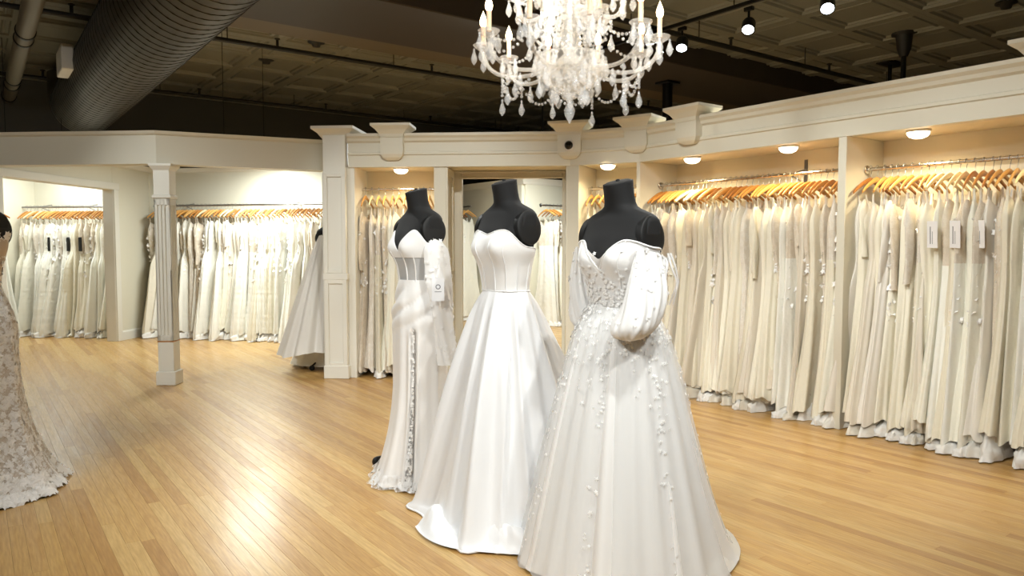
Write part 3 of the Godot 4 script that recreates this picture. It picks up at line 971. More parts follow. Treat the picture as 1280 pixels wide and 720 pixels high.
func build_chandelier() -> void:
	rng.seed = 5
	var C := Vector3(2.53, 0, -2.94)
	var base := 1.93
	var t := thing("chandelier", "large crystal chandelier with lit candle bulbs hanging above the dress forms", "chandelier", Vector3(C.x, base, C.z))
	# central stem of glass turnings; heights below are above «base»
	var mb := MB.new()
	mb.lathe([Vector2(0.0, 1.25), Vector2(0.03, 1.24), Vector2(0.035, 1.1), Vector2(0.09, 1.06), Vector2(0.03, 1.0), Vector2(0.05, 0.9), Vector2(0.025, 0.8), Vector2(0.10, 0.72), Vector2(0.12, 0.68), Vector2(0.03, 0.62), Vector2(0.04, 0.5), Vector2(0.06, 0.42), Vector2(0.03, 0.36), Vector2(0.09, 0.30)], 20)
	put("stem", mb.mesh(), M.glass_arm, t)
	mb = MB.new()
	mb.lathe([Vector2(0.10, 0.36), Vector2(0.17, 0.35), Vector2(0.18, 0.33), Vector2(0.165, 0.26), Vector2(0.12, 0.20), Vector2(0.06, 0.165), Vector2(0.02, 0.15), Vector2(0.0, 0.14)], 24)
	put("bowl", mb.mesh(), M.glass_arm, t)
	mb = MB.new()
	mb.rod(Vector3(0, 1.2, 0), Vector3(0, H - base - 0.04, 0), 0.008, 8)
	mb.lathe([Vector2(0.0, H - base), Vector2(0.09, H - base), Vector2(0.08, H - base - 0.03), Vector2(0.02, H - base - 0.06)], 16)
	put("chain", mb.mesh(), M.brass, t)
	# shared small shapes
	mb = MB.new()
	mb.lathe([Vector2(0.0, 0.0), Vector2(0.007, -0.008), Vector2(0.005, -0.018), Vector2(0.012, -0.038), Vector2(0.0195, -0.058), Vector2(0.015, -0.074), Vector2(0.0, -0.092)], 6)
	var drop := mb.mesh()
	mb = MB.new()
	mb.lathe([Vector2(0.004, 0.022), Vector2(0.03, 0.018), Vector2(0.052, 0.026), Vector2(0.056, 0.022), Vector2(0.04, 0.004), Vector2(0.018, -0.008), Vector2(0.008, -0.02), Vector2(0.0, -0.022)], 12)
	var pan := mb.mesh()
	mb = MB.new()
	mb.rod(Vector3(0, 0.02, 0), Vector3(0, 0.115, 0), 0.0125, 10)
	var candle := mb.mesh()
	mb = MB.new()
	mb.lathe([Vector2(0.0, 0.20), Vector2(0.005, 0.187), Vector2(0.014, 0.165), Vector2(0.0195, 0.144), Vector2(0.017, 0.126), Vector2(0.010, 0.115)], 12)
	var bulb := mb.mesh()
	var bead := SphereMesh.new()
	bead.radius = 0.0085
	bead.height = 0.017
	bead.radial_segments = 6
	bead.rings = 4
	var rings := [[10, 0.455, 0.40, 0.27, 0.31], [6, 0.27, 0.50, 0.52, 0.60]]
	for ri in 2:
		var R: Array = rings[ri]
		for k in R[0]:
			var a: float = TAU * (k + 0.5 * ri + 0.25) / R[0] + rng.randf_range(-0.05, 0.05)
			var dir := Vector3(cos(a), 0, sin(a))
			var y0: float = R[3]
			var y1: float = R[2] + (0.0 if ri == 0 else 0.14)
			var tip: Vector3 = dir * R[1] + Vector3(0, y1, 0)
			var path := PackedVector3Array()
			var p0 := dir * 0.06 + Vector3(0, y0 + 0.04, 0)
			var p1: Vector3 = dir * R[1] * 0.35 + Vector3(0, y0 + 0.10 - 0.12 * (1 - ri), 0)
			var p2: Vector3 = dir * R[1] * 0.95 + Vector3(0, y0 - 0.08, 0)
			for i in 15:
				path.append(p0.bezier_interpolate(p1, p2, tip - Vector3(0, 0.02, 0), i / 14.0))
			mb = MB.new()
			mb.tube(path, [0.0105], 8)
			var arm := put("arm", mb.mesh(), M.glass_arm, t)
			put("drip_pan", pan, M.crystal, arm, tip)
			put("candle", candle, M.candle, arm, tip)
			put("bulb", bulb, M.bulb, arm, tip)
			omni("chandelier_bulb_light", Vector3(C.x, base, C.z) + tip + Vector3(0, 0.145, 0), Color(1.0, 0.92, 0.80), 0.02, 0.015)
			for q in 4:
				var b := a + TAU * q / 4.0
				put("crystal_drop", drop, M.crystal, arm, tip + Vector3(cos(b) * 0.05, 0.012, sin(b) * 0.05))
			put("crystal_drop", drop, M.crystal, arm, tip + Vector3(0, -0.03, 0))
			put("crystal_drop", drop, M.crystal, arm, path[7] + Vector3(0, -0.012, 0))
			# bead strand hanging from the arm with a drop at its end
			var hang := path[9]
			var n := rng.randi_range(4, 7)
			var mm := MultiMesh.new()
			mm.transform_format = MultiMesh.TRANSFORM_3D
			mm.mesh = bead
			var pts := []
			for i in n:
				pts.append(hang + Vector3(0, -0.02 - 0.0165 * i, 0))
			var nxt: float = a + TAU / R[0]
			var other: Vector3 = Vector3(cos(nxt), 0, sin(nxt)) * Vector2(hang.x, hang.z).length() + Vector3(0, hang.y, 0)
			for i in 11:
				var f := (i + 0.5) / 11.0
				pts.append(hang.lerp(other, f) + Vector3(0, -0.09 * 4 * f * (1 - f) - 0.012, 0))
			for i in 15:      # swag from pan to the stem above
				var f := (i + 0.5) / 15.0
				pts.append(tip.lerp(Vector3(cos(a) * 0.09, y1 + 0.24, sin(a) * 0.09), f) + Vector3(0, -0.10 * 4 * f * (1 - f), 0))
			mm.instance_count = pts.size()
			for i in pts.size():
				mm.set_instance_transform(i, Transform3D(Basis(), pts[i]))
			var mi := MultiMeshInstance3D.new()
			mi.name = "bead_strands"
			mi.multimesh = mm
			mi.material_override = M.crystal
			mi.set_meta("kind", "stuff")
			arm.add_child(mi, true)
			put("crystal_drop", drop, M.crystal, arm, hang + Vector3(0, -0.02 - 0.0165 * n, 0))
	# bead curtain of the crown and rows of drops round the bowl
	var mm2 := MultiMesh.new()
	mm2.transform_format = MultiMesh.TRANSFORM_3D
	mm2.mesh = bead
	var pts2 := []
	for k in 14:
		var a := TAU * k / 14
		for i in 26:
			var f := i / 25.0
			var rr := lerpf(0.11, 0.17, f) - 0.05 * sin(PI * f)
			pts2.append(Vector3(cos(a) * rr, lerpf(0.90, 0.36, f), sin(a) * rr))
		for i in 8:
			var f := i / 7.0
			var rr := lerpf(0.175, 0.03, f) + 0.03 * sin(PI * f)
			pts2.append(Vector3(cos(a) * rr, lerpf(0.33, 0.14, f), sin(a) * rr))
	mm2.instance_count = pts2.size()
	for i in pts2.size():
		mm2.set_instance_transform(i, Transform3D(Basis().scaled(Vector3.ONE * 1.15), pts2[i]))
	var mi2 := MultiMeshInstance3D.new()
	mi2.name = "bead_curtain"
	mi2.multimesh = mm2
	mi2.material_override = M.crystal
	mi2.set_meta("kind", "stuff")
	t.add_child(mi2, true)
	for row in [[16, 0.185, 0.34], [12, 0.15, 0.24], [8, 0.09, 0.18], [14, 0.13, 0.68], [10, 0.1, 0.98]]:
		for k in row[0]:
			var a: float = TAU * k / row[0]
			put("crystal_drop", drop, M.crystal, t, Vector3(cos(a) * row[1], row[2], sin(a) * row[1]))
	mb = MB.new()
	mb.lathe([Vector2(0.0, 0.15), Vector2(0.02, 0.13), Vector2(0.012, 0.11), Vector2(0.03, 0.07), Vector2(0.022, 0.04), Vector2(0.0, 0.0)], 8)
	put("finial", mb.mesh(), M.crystal, t)

# ------------------------------------------------------------------ racks
var gown_cache := {}
var hanger_mesh: ArrayMesh
var hook_mesh: ArrayMesh

func folds(th: float, y: float, ph: Array) -> float:
	var f := 0.46 * sin(5.0 * th + ph[0] + 1.3 * y * ph[3]) + 0.36 * sin(9.0 * th + ph[1] - 1.2 * y) + 0.20 * sin(13.0 * th + ph[2] + 1.3 * y)
	return f + 0.35 * absf(f)

# styles: 0 plain crepe, 1 satin, 2 lace sheath, 3 tulle ball gown, 4 lace bodice over a plain skirt
func gown_shapes(style: int, k: int, top: float) -> Dictionary:
	var key := "%d_%d_%.2f" % [style, k, top]
	if gown_cache.has(key):
		return gown_cache[key]
	var r := RandomNumberGenerator.new()
	r.seed = 100 + style * 17 + k
	var ph := [r.randf() * TAU, r.randf() * TAU, r.randf() * TAU, r.randf_range(-1, 1)]
	var full: float = [0.85, 1.0, 0.72, 1.22, 0.95][style] * r.randf_range(0.9, 1.12)
	var hem: float = [0.06, 0.04, 0.08, 0.03, 0.05][style] + r.randf_range(-0.02, 0.11)
	var yt := top - r.randf_range(0.0, 0.05)
	var yw := yt - r.randf_range(0.34, 0.42)
	var tab := [[yt, 0.13, 0.020, 0.000], [yt - 0.07, 0.17, 0.032, 0.003], [yt - 0.17, 0.178, 0.038, 0.005], [yw, 0.165, 0.034, 0.008], [yw - 0.18, 0.19 * full, 0.038, 0.011], [lerpf(yw, hem, 0.55), 0.235 * full, 0.040, 0.017], [lerpf(yw, hem, 0.85), 0.285 * full, 0.048, 0.024], [hem, 0.31 * full, 0.054, 0.028]]
	var sway := r.randf_range(-0.05, 0.05)
	var lean := r.randf_range(-0.05, 0.06)
	var out := {}
	var cols := 52
	for part in 2:
		var mb := MB.new()
		var P := PackedVector3Array()
		var ya := yt if part == 0 else yw
		var yb := yw if part == 0 else hem
		var rows := 10 if part == 0 else 24
		for i in rows:
			var f := i / float(rows - 1)
			var y := lerpf(ya, yb, f)
			var L := lut(tab, y)
			var drop := (top - y) / top
			for j in cols:
				var th := TAU * j / cols
				var c := cos(th)
				var s := sin(th)
				var fo: float = folds(th, y, ph) * L[3]
				var yy := y
				if part == 0 and i == 0:      # neckline: higher towards the shoulders
					yy += 0.02 * absf(s) - 0.05 * (1.0 - absf(s))
				if part == 1 and i == rows - 1:
					yy += 0.025 * sin(2.0 * th + ph[1]) + 0.008 * sin(7.0 * th + ph[0])
				P.append(Vector3(signf(c) * pow(absf(c), 0.8) * L[2] + c * fo + sway * drop * drop, yy, signf(s) * pow(absf(s), 0.9) * L[1] + s * fo * 1.2 + lean * drop + 0.02 * sin(3.0 * y + ph[2])))
		mb.grid(P, rows, cols, true)
		out["bodice" if part == 0 else "skirt"] = mb.mesh()
	var mb := MB.new()
	for s in [-1.0, 1.0]:
		mb = MB.new()
		mb.tube(PackedVector3Array([Vector3(0.004, yt - 0.04, s * 0.115), Vector3(-0.002, yt + 0.02, s * 0.125), Vector3(0, top + 0.055, s * 0.135)]), [0.016, 0.010, 0.006], 7, true, 0.45)
		out["strap" if s > 0 else "strap2"] = mb.mesh()
		# limp sleeve hanging from the shoulder
		mb = MB.new()
		var G := PackedVector3Array()
		var ln := r.randf_range(0.3, 0.6)
		for i in 12:
			var f := i / 11.0
			for j in 16:
				var th := TAU * j / 16
				var rr := lerpf(0.05, 0.034, f) * sqrt(minf(1.0, f * 6.0 + 0.1)) * (1.0 + 0.12 * sin(3 * th + 9 * f + ph[0]))
				G.append(Vector3(0.012 + cos(th) * rr * 0.42 + 0.02 * sin(2.2 * f + ph[1]), yt + 0.03 - f * ln, s * (0.135 + 0.03 * f) + sin(th) * rr))
		mb.grid(G, 12, 16, true)
		out["sleeve" if s > 0 else "sleeve2"] = mb.mesh()
	mb = MB.new()
	# crumpled underskirt showing below the hem
	mb = MB.new()
	var P := PackedVector3Array()
	var no := FastNoiseLite.new()
	no.seed = 9 + k + style
	no.frequency = 6.0
	for i in 9:
		var f := i / 8.0
		for j in 40:
			var th := TAU * j / 40
			var rr := 0.6 + 0.5 * sin(PI * 0.5 * minf(1.0, f * 1.25))
			var x := cos(th) * (0.052 * rr + 0.016 * f * f)
			var z := sin(th) * (0.28 * full * rr + 0.03 * f)
			var w := no.get_noise_3d(x * 2.0, f * 0.4, z) * 0.04 + 0.012 * sin(11 * th + ph[0]) * f
			P.append(Vector3(x + cos(th) * w * 0.5 + sway * 0.9, maxf(0.006, lerpf(hem + 0.04, 0.008, f) + (w * 0.5 if i < 8 else 0.0)), z + sin(th) * w + lean * 0.95))
	mb.grid(P, 9, 40, true)
	out["underskirt"] = mb.mesh()
	# ruffles or appliques down the front edge
	mb = MB.new()
	for q in 26:
		var y := lerpf(yt - 0.02, lerpf(yw, hem, 0.35), pow(r.randf(), 0.8))
		var L := lut(tab, y)
		var th := PI / 2 + r.randf_range(-0.9, 0.9)
		var drop := (top - y) / top
		var p := Vector3(cos(th) * (L[2] + 0.006) + sway * drop * drop, y, sin(th) * (L[1] + 0.006) + lean * drop)
		mb.xf = Transform3D(Basis.from_euler(Vector3(r.randf_range(0.2, 1.4), r.randf() * TAU, r.randf() * TAU)), p)
		var rad := r.randf_range(0.012, 0.024)
		var G := PackedVector3Array()
		for i in 3:
			for j in 10:
				var a := TAU * j / 10
				var q2 := rad * i / 2.0 * (1.0 + 0.28 * cos(5 * a) * (i / 2.0))
				G.append(Vector3(cos(a) * q2, 0.006 * (1 - i / 2.0), sin(a) * q2))
		mb.grid(G, 3, 10, true)
	mb.xf = Transform3D()
	out["appliques"] = mb.mesh()
	out["waist"] = Vector3(0, yw, 0)
	gown_cache[key] = out
	return out

func make_hanger_shapes() -> void:
	var mb := MB.new()
	# curved wooden shoulders; origin at the rail
	var P := PackedVector3Array()
	var n := 15
	for i in n:
		var s := -1.0 + 2.0 * i / (n - 1)
		var z := s * 0.215
		var y := -0.075 - 0.095 * pow(absf(s), 1.35)
		var x := 0.018 * s * s
		var hh := lerpf(0.021, 0.012, absf(s))
		var tt := lerpf(0.0085, 0.0065, absf(s))
		for j in 8:
			var a := TAU * (j + 0.5) / 8
			P.append(Vector3(x + cos(a) * tt, y + sin(a) * hh, z))
	mb.grid(P, n, 8, true)
	for e in [0, n - 1]:
		for j in range(1, 7):
			mb.tri(P[e * 8], P[e * 8 + j], P[e * 8 + j + 1])
	hanger_mesh = mb.mesh()
	mb = MB.new()
	var path := PackedVector3Array()
	for i in 10:
		var a := deg_to_rad(-20.0 + 215.0 * i / 9.0)
		path.append(Vector3(0, 0.004, 0) + Vector3(0, sin(a) * 0.021, cos(a) * 0.021))
	path.append(Vector3(0, -0.03, -0.008))
	path.append(Vector3(0, -0.06, 0))
	mb.tube(path, [0.0022], 5)
	hook_mesh = mb.mesh()

const LOOKS := [["plain ivory crepe gown", "slim ivory crepe gown"], ["smooth white satin gown", "creamy satin gown"], ["ivory lace sheath gown", "textured cream lace gown"], ["full white tulle gown", "fluffy ivory tulle gown"], ["flowered lace bodice gown", "beaded lace bodice gown"]]

func rack(a: Vector3, b: Vector3, n: int, where: String, mix: Array, group: String, opt := {}) -> void:
	# gowns on hangers along a rail from a to b, both left to right as seen from the shop floor
	var d := b - a
	var face := Vector2(d.x, d.z).normalized()
	var turn := atan2(-face.y, face.x)          # local +X runs along the rail, local +Z faces the shop
	var t := thing("garment_rail", opt.get("rail", "chrome clothes rail " + where), "rail", a, turn)
	var mb := MB.new()
	mb.rod(Vector3.ZERO, Vector3(d.length(), 0, 0), 0.0135, 14)
	put("tube", mb.mesh(), opt.get("metal", M.chrome), t)
	for e in opt.get("flanges", [0.0, d.length()]):
		mb = MB.new()
		mb.xf = Transform3D(Basis(Vector3.BACK, PI / 2), Vector3(e, 0, 0))
		mb.lathe([Vector2(0.0, 0.008), Vector2(0.028, 0.007), Vector2(0.03, 0.0), Vector2(0.03, -0.007), Vector2(0.0, -0.008)], 16)
		put("flange", mb.mesh(), opt.get("metal", M.chrome), t)
	for e in opt.get("brackets", []):
		mb = MB.new()
		mb.box(Vector3(e - 0.014, -0.1, -opt.get("gap", 0.2)), Vector3(e + 0.014, 0.13, -opt.get("gap", 0.2) + 0.006))
		mb.rod(Vector3(e, 0.0, 0.0), Vector3(e, 0.05, -opt.get("gap", 0.2)), 0.007, 6)
		mb.rod(Vector3(e, 0.0, -0.02), Vector3(e, -0.07, -opt.get("gap", 0.2)), 0.006, 6)
		put("bracket", mb.mesh(), M.steel, t)
	var ends: Array = opt.get("span", [0.03, 0.99])
	var rot: float = opt.get("rot", 0.0)
	for i in n:
		var f := lerpf(ends[0], ends[1], (i + 0.5) / n) + rng.randf_range(-0.15, 0.15) / n
		var p := a + d * f
		var yaw := turn + rot + rng.randf_range(-0.10, 0.10)
		var hl := "wooden hanger, %s from left on rail %s" % [ordinal(i + 1), where]
		var h := thing("wooden_hanger", hl, "hanger", p, yaw, "hangers on the rail " + where)
		put("shoulders", hanger_mesh, M.hanger[[0, 1, 2, 3, 0, 1, 2, 0, 4][rng.randi() % 9] if rng.randf() < 0.9 else 4], h)
		put("hook", hook_mesh, M.steel, h)
		var style: int = mix[rng.randi() % mix.size()]
		if opt.has("order"):
			style = opt.order[i % opt.order.size()]
		var S := gown_shapes(style, rng.randi() % 5, snappedf(a.y - 0.24, 0.01))
		var c := rng.randi() % 6
		var look: String = LOOKS[style][rng.randi() % 2]
		var side := a.y - 0.24 - snappedf(a.y - 0.24, 0.01)
		var g := thing("wedding_gown", "%s, %s from left on rail %s" % [look, ordinal(i + 1), where], "gown", Vector3(p.x, side, p.z), yaw + rng.randf_range(-0.14, 0.14), "gowns on the rail " + where)
		var off := rng.randf_range(-0.035, 0.035) * Vector3(-face.y, 0, face.x)
		g.position += off
		var body: Material = M.rack_cloth[c]
		if style == 1: body = M.rack_satin[c % 2]
		if style == 2: body = M.rack_lace[c % 2]
		if opt.get("white", false) and style != 2: body = M.rack_cloth[[1, 3, 3, 5, 0, 3][c]]
		put("bodice", S.bodice, M.rack_lace[c % 2] if style in [2, 4] else body, g)
		put("skirt", S.skirt, body, g)
		var lacy: Material = M.rack_lace[c % 2] if style in [2, 4] else body
		put("strap", S.strap, lacy, g)
		put("strap", S.strap2, lacy, g)
		if rng.randf() < 0.3:
			put("sleeve", S.sleeve, lacy, g)
			put("sleeve", S.sleeve2, lacy, g)
		if style in [1, 3, 4] or rng.randf() < 0.3:
			put("underskirt", S.underskirt, M.tulle_puff if style != 1 else body, g)
		if style in [2, 4, 3] and rng.randf() < 0.7:
			var ap := put("appliques", S.appliques, M.applique, g)
			ap.set_meta("kind", "stuff")
		if i in opt.get("tags", []):
			mb = MB.new()
			mb.xf = Transform3D(Basis(Vector3.RIGHT, 0.08) * Basis(Vector3.UP, -0.5), Vector3(0, 1.37, 0.215))
			mb.box(Vector3(-0.045, -0.085, -0.001), Vector3(0.045, 0.085, 0.001))
			var tg := put("price_tag", mb.mesh(), M.card, g)
			tg.set_meta("label", "white paper price tag")
			mb = MB.new()
			mb.xf = Transform3D(Basis(Vector3.RIGHT, 0.08) * Basis(Vector3.UP, -0.5), Vector3(0, 1.37, 0.215))
			mb.box(Vector3(-0.02, -0.06, 0.001), Vector3(-0.012, 0.05, 0.0016))
			mb.box(Vector3(0.0, -0.06, 0.001), Vector3(0.004, 0.02, 0.0016))
			put("tag_print", mb.mesh(), M.ink, tg)
			mb = MB.new()
			mb.rod(Vector3(0, 1.45, 0.21), Vector3(0, 1.58, 0.13), 0.0012, 4)
			put("tag_string", mb.mesh(), M.card, g)
		if i in opt.get("sashes", []):
			mb = MB.new()
			mb.box(Vector3(-0.02, 1.22, 0.17), Vector3(0.02, 1.42, 0.20), 0.006)
			var sa := put("black_ribbon", mb.mesh(), M.armhole, g)
			sa.set_meta("label", "black ribbon at the bodice")

func build_racks() -> void:
	make_hanger_shapes()
	rng.seed = 42
	rack(Vector3(5.17, 1.855, -4.715), Vector3(5.17, 1.845, -2.835), 37, "in middle bay", [0, 0, 0, 1, 4, 2], "", {"span": [0.0, 1.0], "brackets": [1.33], "gap": 0.235})
	rack(Vector3(5.17, 1.84, -2.765), Vector3(5.17, 1.82, -0.895), 38, "in right-edge bay", [0, 1, 4, 2, 0], "", {"span": [0.005, 0.98], "brackets": [1.1], "gap": 0.235, "tags": [11, 14, 17]})
	rack(Vector3(4.86, 1.85, -5.42), Vector3(5.13, 1.85, -4.79), 8, "in corner bay", [2, 4, 3], "", {"span": [0.05, 0.95]})
	var p := fa(0.2, 0.26)
	var q := fa(1.05, 0.26)
	rack(v3(p, 1.86), v3(q, 1.86), 11, "beside panelled column", [2, 4, 0, 2], "", {"span": [0.1, 0.95], "order": [2, 2, 4, 2, 0, 0, 4, 2, 0, 4, 2]})
	var bd := Vector2(0.655, 0.756)
	p = Vector2(2.16, -11.70)
	q = p + bd * 2.85
	rack(v3(p, 1.87), v3(q, 1.87), 46, "behind fluted post", [3, 3, 1, 4, 3, 2], "", {"span": [0.01, 0.985], "metal": M.steel, "brackets": [0.5, 2.2], "gap": 0.28, "white": true, "flanges": []})
	rack(v3(Vector2(0.62, -13.0), 1.86), v3(Vector2(1.82, -11.83), 1.86), 28, "seen through left doorway", [3, 3, 4, 3, 1, 2], "", {"span": [0.04, 0.98], "metal": M.steel, "brackets": [0.3, 1.05], "gap": 0.26, "white": true, "flanges": [], "sashes": [9, 14, 17]})
	rack(v3(Vector2(-0.35, -12.05), 1.86), v3(Vector2(0.38, -12.79), 1.86), 5, "at side wall past doorway", [3, 4], "", {"span": [0.1, 0.98], "metal": M.steel, "white": true, "flanges": []})
	rack(Vector3(7.42, 1.95, -9.32), Vector3(8.5, 1.95, -9.32), 13, "at right in central opening", [3, 3, 4], "", {"span": [0.08, 0.98], "metal": M.steel, "white": true, "flanges": [0.0]})
	rack(Vector3(7.02, 1.98, -11.5), Vector3(7.02, 1.98, -10.75), 5, "at left in central opening", [3, 3, 4], "", {"span": [0.1, 0.95], "metal": M.steel, "white": true, "flanges": [], "rot": 0.3})

# ------------------------------------------------------------------ dress forms
const TORSO := [[1.60, 0.058, 0.058, 0.056, 0.012], [1.555, 0.059, 0.057, 0.056, 0.006], [1.52, 0.063, 0.057, 0.058, -0.001], [1.50, 0.072, 0.058, 0.061, -0.006], [1.488, 0.100, 0.060, 0.069, -0.009], [1.472, 0.142, 0.061, 0.078, -0.010], [1.45, 0.174, 0.069, 0.088, -0.008], [1.42, 0.184, 0.078, 0.096, -0.004], [1.37, 0.180, 0.098, 0.100, 0.0], [1.30, 0.160, 0.112, 0.094, 0.0], [1.22, 0.140, 0.102, 0.086, 0.0], [1.15, 0.126, 0.092, 0.080, 0.0], [1.09, 0.119, 0.088, 0.080, 0.0], [1.0, 0.150, 0.102, 0.105, -0.004], [0.90, 0.178, 0.116, 0.132, -0.008], [0.80, 0.168, 0.116, 0.122, -0.006]]

func torso(th: float, y: float, off: float) -> Vector3:
	var L := lut(TORSO, y)
	var c := cos(th)
	var s := sin(th)
	var x: float = L[1] * signf(c) * pow(absf(c), 0.86)
	var z: float = (L[2] if s > 0 else L[3]) * signf(s) * pow(absf(s), 0.86) + L[4]
	if s > 0:
		for q in [-0.074, 0.074]:
			z += 0.036 * exp(-pow((x - q) / 0.052, 2.0) - pow((y - 1.285) / 0.06, 2.0)) * minf(1.0, s * 2.5)
	if y > 1.24 and y < 1.5:
		x = clampf(x, -0.172, 0.172)
	return Vector3(x + c * off, y, z + s * off)

func dress_form(label: String, at: Vector3, turn: float, dy: float, legs: Array, group := "dress forms on the shop floor") -> Node3D:
	var t := thing("dress_form", label, "dress form", at, turn, group)
	var mb := MB.new()
	var P := PackedVector3Array()
	var ys := []
	for i in 64:
		ys.append(lerpf(1.60, 0.80, pow(i / 63.0, 1.15)))
	for y in ys:
		for j in 64:
			var p := torso(TAU * j / 64, y, 0.0)
			p.y -= 0.016 * sin(TAU * j / 64) * smoothstep(1.53, 1.60, y)
			P.append(p + Vector3(0, dy, 0))
	mb.grid(P, 64, 64, true)
	put("torso", mb.mesh(), M.jersey, t)
	mb = MB.new()
	mb.xf = Transform3D(Basis(Vector3.RIGHT, 0.27), Vector3(0, 1.60 + dy, 0.012))
	mb.lathe([Vector2(0.0, 0.006), Vector2(0.047, 0.005), Vector2(0.058, 0.001), Vector2(0.0595, -0.006), Vector2(0.058, -0.012)], 32)
	mb.lathe([Vector2(0.0, 0.014), Vector2(0.008, 0.012), Vector2(0.009, 0.004)], 12)
	put("neck_cap", mb.mesh(), M.jersey, t)
	for s in [-1.0, 1.0]:
		mb = MB.new()
		mb.xf = Transform3D(Basis(Vector3.BACK, -s * PI / 2 + s * 0.10) * Basis().scaled(Vector3(1, 1, 1)), Vector3(s * 0.161, 1.381 + dy, -0.004))
		var G := PackedVector3Array()
		var pr := [[0.0, 0.012], [0.05, 0.0115], [0.066, 0.010], [0.070, 0.005], [0.070, -0.02]]
		for p in pr:
			for j in 32:
				var a := TAU * j / 32
				G.append(Vector3(cos(a) * p[0] * 1.16, p[1], sin(a) * p[0] * 1.02))
		mb.grid(G, pr.size(), 32, true)
		put("armhole_plate", mb.mesh(), M.armhole, t)
	mb = MB.new()
	mb.rod(Vector3(0, 0.07, 0), Vector3(0, 0.86 + dy, 0), 0.016, 12)
	put("pole", mb.mesh(), M.black_metal, t)
	for l in legs:
		mb = MB.new()
		var e := Vector3(l.x, 0.05, l.y)
		mb.tube(PackedVector3Array([Vector3(0, 0.16, 0), e * 0.5 + Vector3(0, 0.08, 0), e]), [0.011, 0.01, 0.009], 8)
		put("base_leg", mb.mesh(), M.black_metal, t)
		mb = MB.new()
		mb.xf = Transform3D(Basis(Vector3.BACK, PI / 2), e - Vector3(0, 0.022, 0))
		mb.lathe([Vector2(0.0, 0.018), Vector2(0.022, 0.016), Vector2(0.028, 0.008), Vector2(0.028, -0.008), Vector2(0.022, -0.016), Vector2(0.0, -0.018)], 14)
		put("caster", mb.mesh(), M.black_metal, t)
	return t

func sweetheart(th: float, notch: float, peak: float, side: float, back: float, pa := 0.62) -> float:
	var a := absf(wrapf(th - PI / 2, -PI, PI))
	if a < pa:
		return lerpf(notch, peak, sin(PI / 2 * a / pa))
	if a < 1.6:
		return lerpf(peak, side, smoothstep(pa, 1.6, a))
	return lerpf(side, back, smoothstep(1.6, PI, a))

func shell(fn: Callable, rows: int, cols: int, th0 := 0.0, th1 := TAU) -> ArrayMesh:
	# fn(theta, v) -> point
	var mb := MB.new()
	var P := PackedVector3Array()
	var whole := is_equal_approx(th1 - th0, TAU)
	for i in rows:
		for j in cols:
			var th := lerpf(th0, th1, j / float(cols) if whole else j / float(cols - 1))
			P.append(fn.call(th, i / float(rows - 1)))
	mb.grid(P, rows, cols, whole)
	return mb.mesh()

func skirt_fn(tab: Array, y0: float, ph: Array, ks: Array, drift: float) -> Callable:
	# tab rows: v, y, half width, front, back, fold size
	return func(th: float, v: float) -> Vector3:
		var L := lut(tab, -v)
		var c := cos(th)
		var s := sin(th)
		var f := 0.0
		for q in ks.size():
			f += sin(ks[q] * th + ph[q] + drift * v * sin(2.0 * th + ph[q])) / (1.0 + 0.35 * q)
		f = f * 0.55
		f = f + 0.4 * absf(f) - 0.2
		var fo: float = f * L[5]
		var rb: float = lerpf(L[3], L[4], smoothstep(-0.6, 0.6, -s))
		return Vector3(c * (L[2] + fo), L[1] + (0.0 if L.size() < 7 else L[6] * sin(9.0 * th + ph[0])), s * (rb + fo))

func scatter_flowers(called: String, parent: Node, fn: Callable, count: int, pick: Callable, size: Vector2, m: Material, sd: int, lift := 0.004) -> void:
	var fm := MB.new()
	var G := PackedVector3Array()
	for i in 4:
		for j in 15:
			var a := TAU * j / 15
			var q := i / 3.0 * (0.72 + 0.28 * cos(5 * a))
			G.append(Vector3(cos(a) * q, 0.12 * i / 3.0 - 0.16 * pow(i / 3.0, 3.0) + (0.10 if i == 0 else 0.0), sin(a) * q))
	fm.grid(G, 4, 15, true)
	var r := RandomNumberGenerator.new()
	r.seed = sd
	var mm := MultiMesh.new()
	mm.transform_format = MultiMesh.TRANSFORM_3D
	mm.mesh = fm.mesh()
	mm.instance_count = count
	for i in count:
		var tv: Vector2 = pick.call(r)
		var p: Vector3 = fn.call(tv.x, tv.y)
		var e := 0.02
		var du: Vector3 = fn.call(tv.x + e, tv.y) - p
		var dv: Vector3 = fn.call(tv.x, minf(tv.y + e, 1.0)) - fn.call(tv.x, minf(tv.y + e, 1.0) - e)
		var n := dv.cross(du).normalized()
		if n.dot(Vector3(p.x, 0, p.z)) < 0: n = -n
		var x := du.normalized()
		var b := Basis(x, n, x.cross(n)) * Basis(Vector3.UP, r.randf() * TAU) * Basis(Vector3.RIGHT, r.randf_range(-0.25, 0.25))
		mm.set_instance_transform(i, Transform3D(b.scaled_local(Vector3.ONE * r.randf_range(size.x, size.y)), p + n * lift))
	var mi := MultiMeshInstance3D.new()
	mi.name = called
	mi.multimesh = mm
	mi.material_override = m
	mi.set_meta("kind", "stuff")
	parent.add_child(mi, true)

func bodice(t: Node3D, called: String, m: Material, dy: float, off: float, bottom: float, top: Callable, rows := 22, cols := 96, th0 := 0.0, th1 := TAU) -> void:
	put(called, shell(func(th, v):
		var y: float = lerpf(top.call(th), bottom, v)
		return torso(th, y, off * minf(1.0, 0.5 + v * 6.0) + 0.012 * pow(absf(cos(th)), 4.0) * smoothstep(1.2, 1.28, y)) + Vector3(0, dy, 0), rows, cols, th0, th1), m, t)

func ribs(t: Node3D, called: String, m: Material, dy: float, off: float, bottom: float, top: Callable, ths: Array, r: float) -> void:
	for th in ths:
		var mb := MB.new()
		var path := PackedVector3Array()
		for i in 16:
			path.append(torso(th, lerpf(top.call(th), bottom, i / 15.0), off) + Vector3(0, dy, 0))
		mb.tube(path, [r], 6)
		put(called, mb.mesh(), m, t)

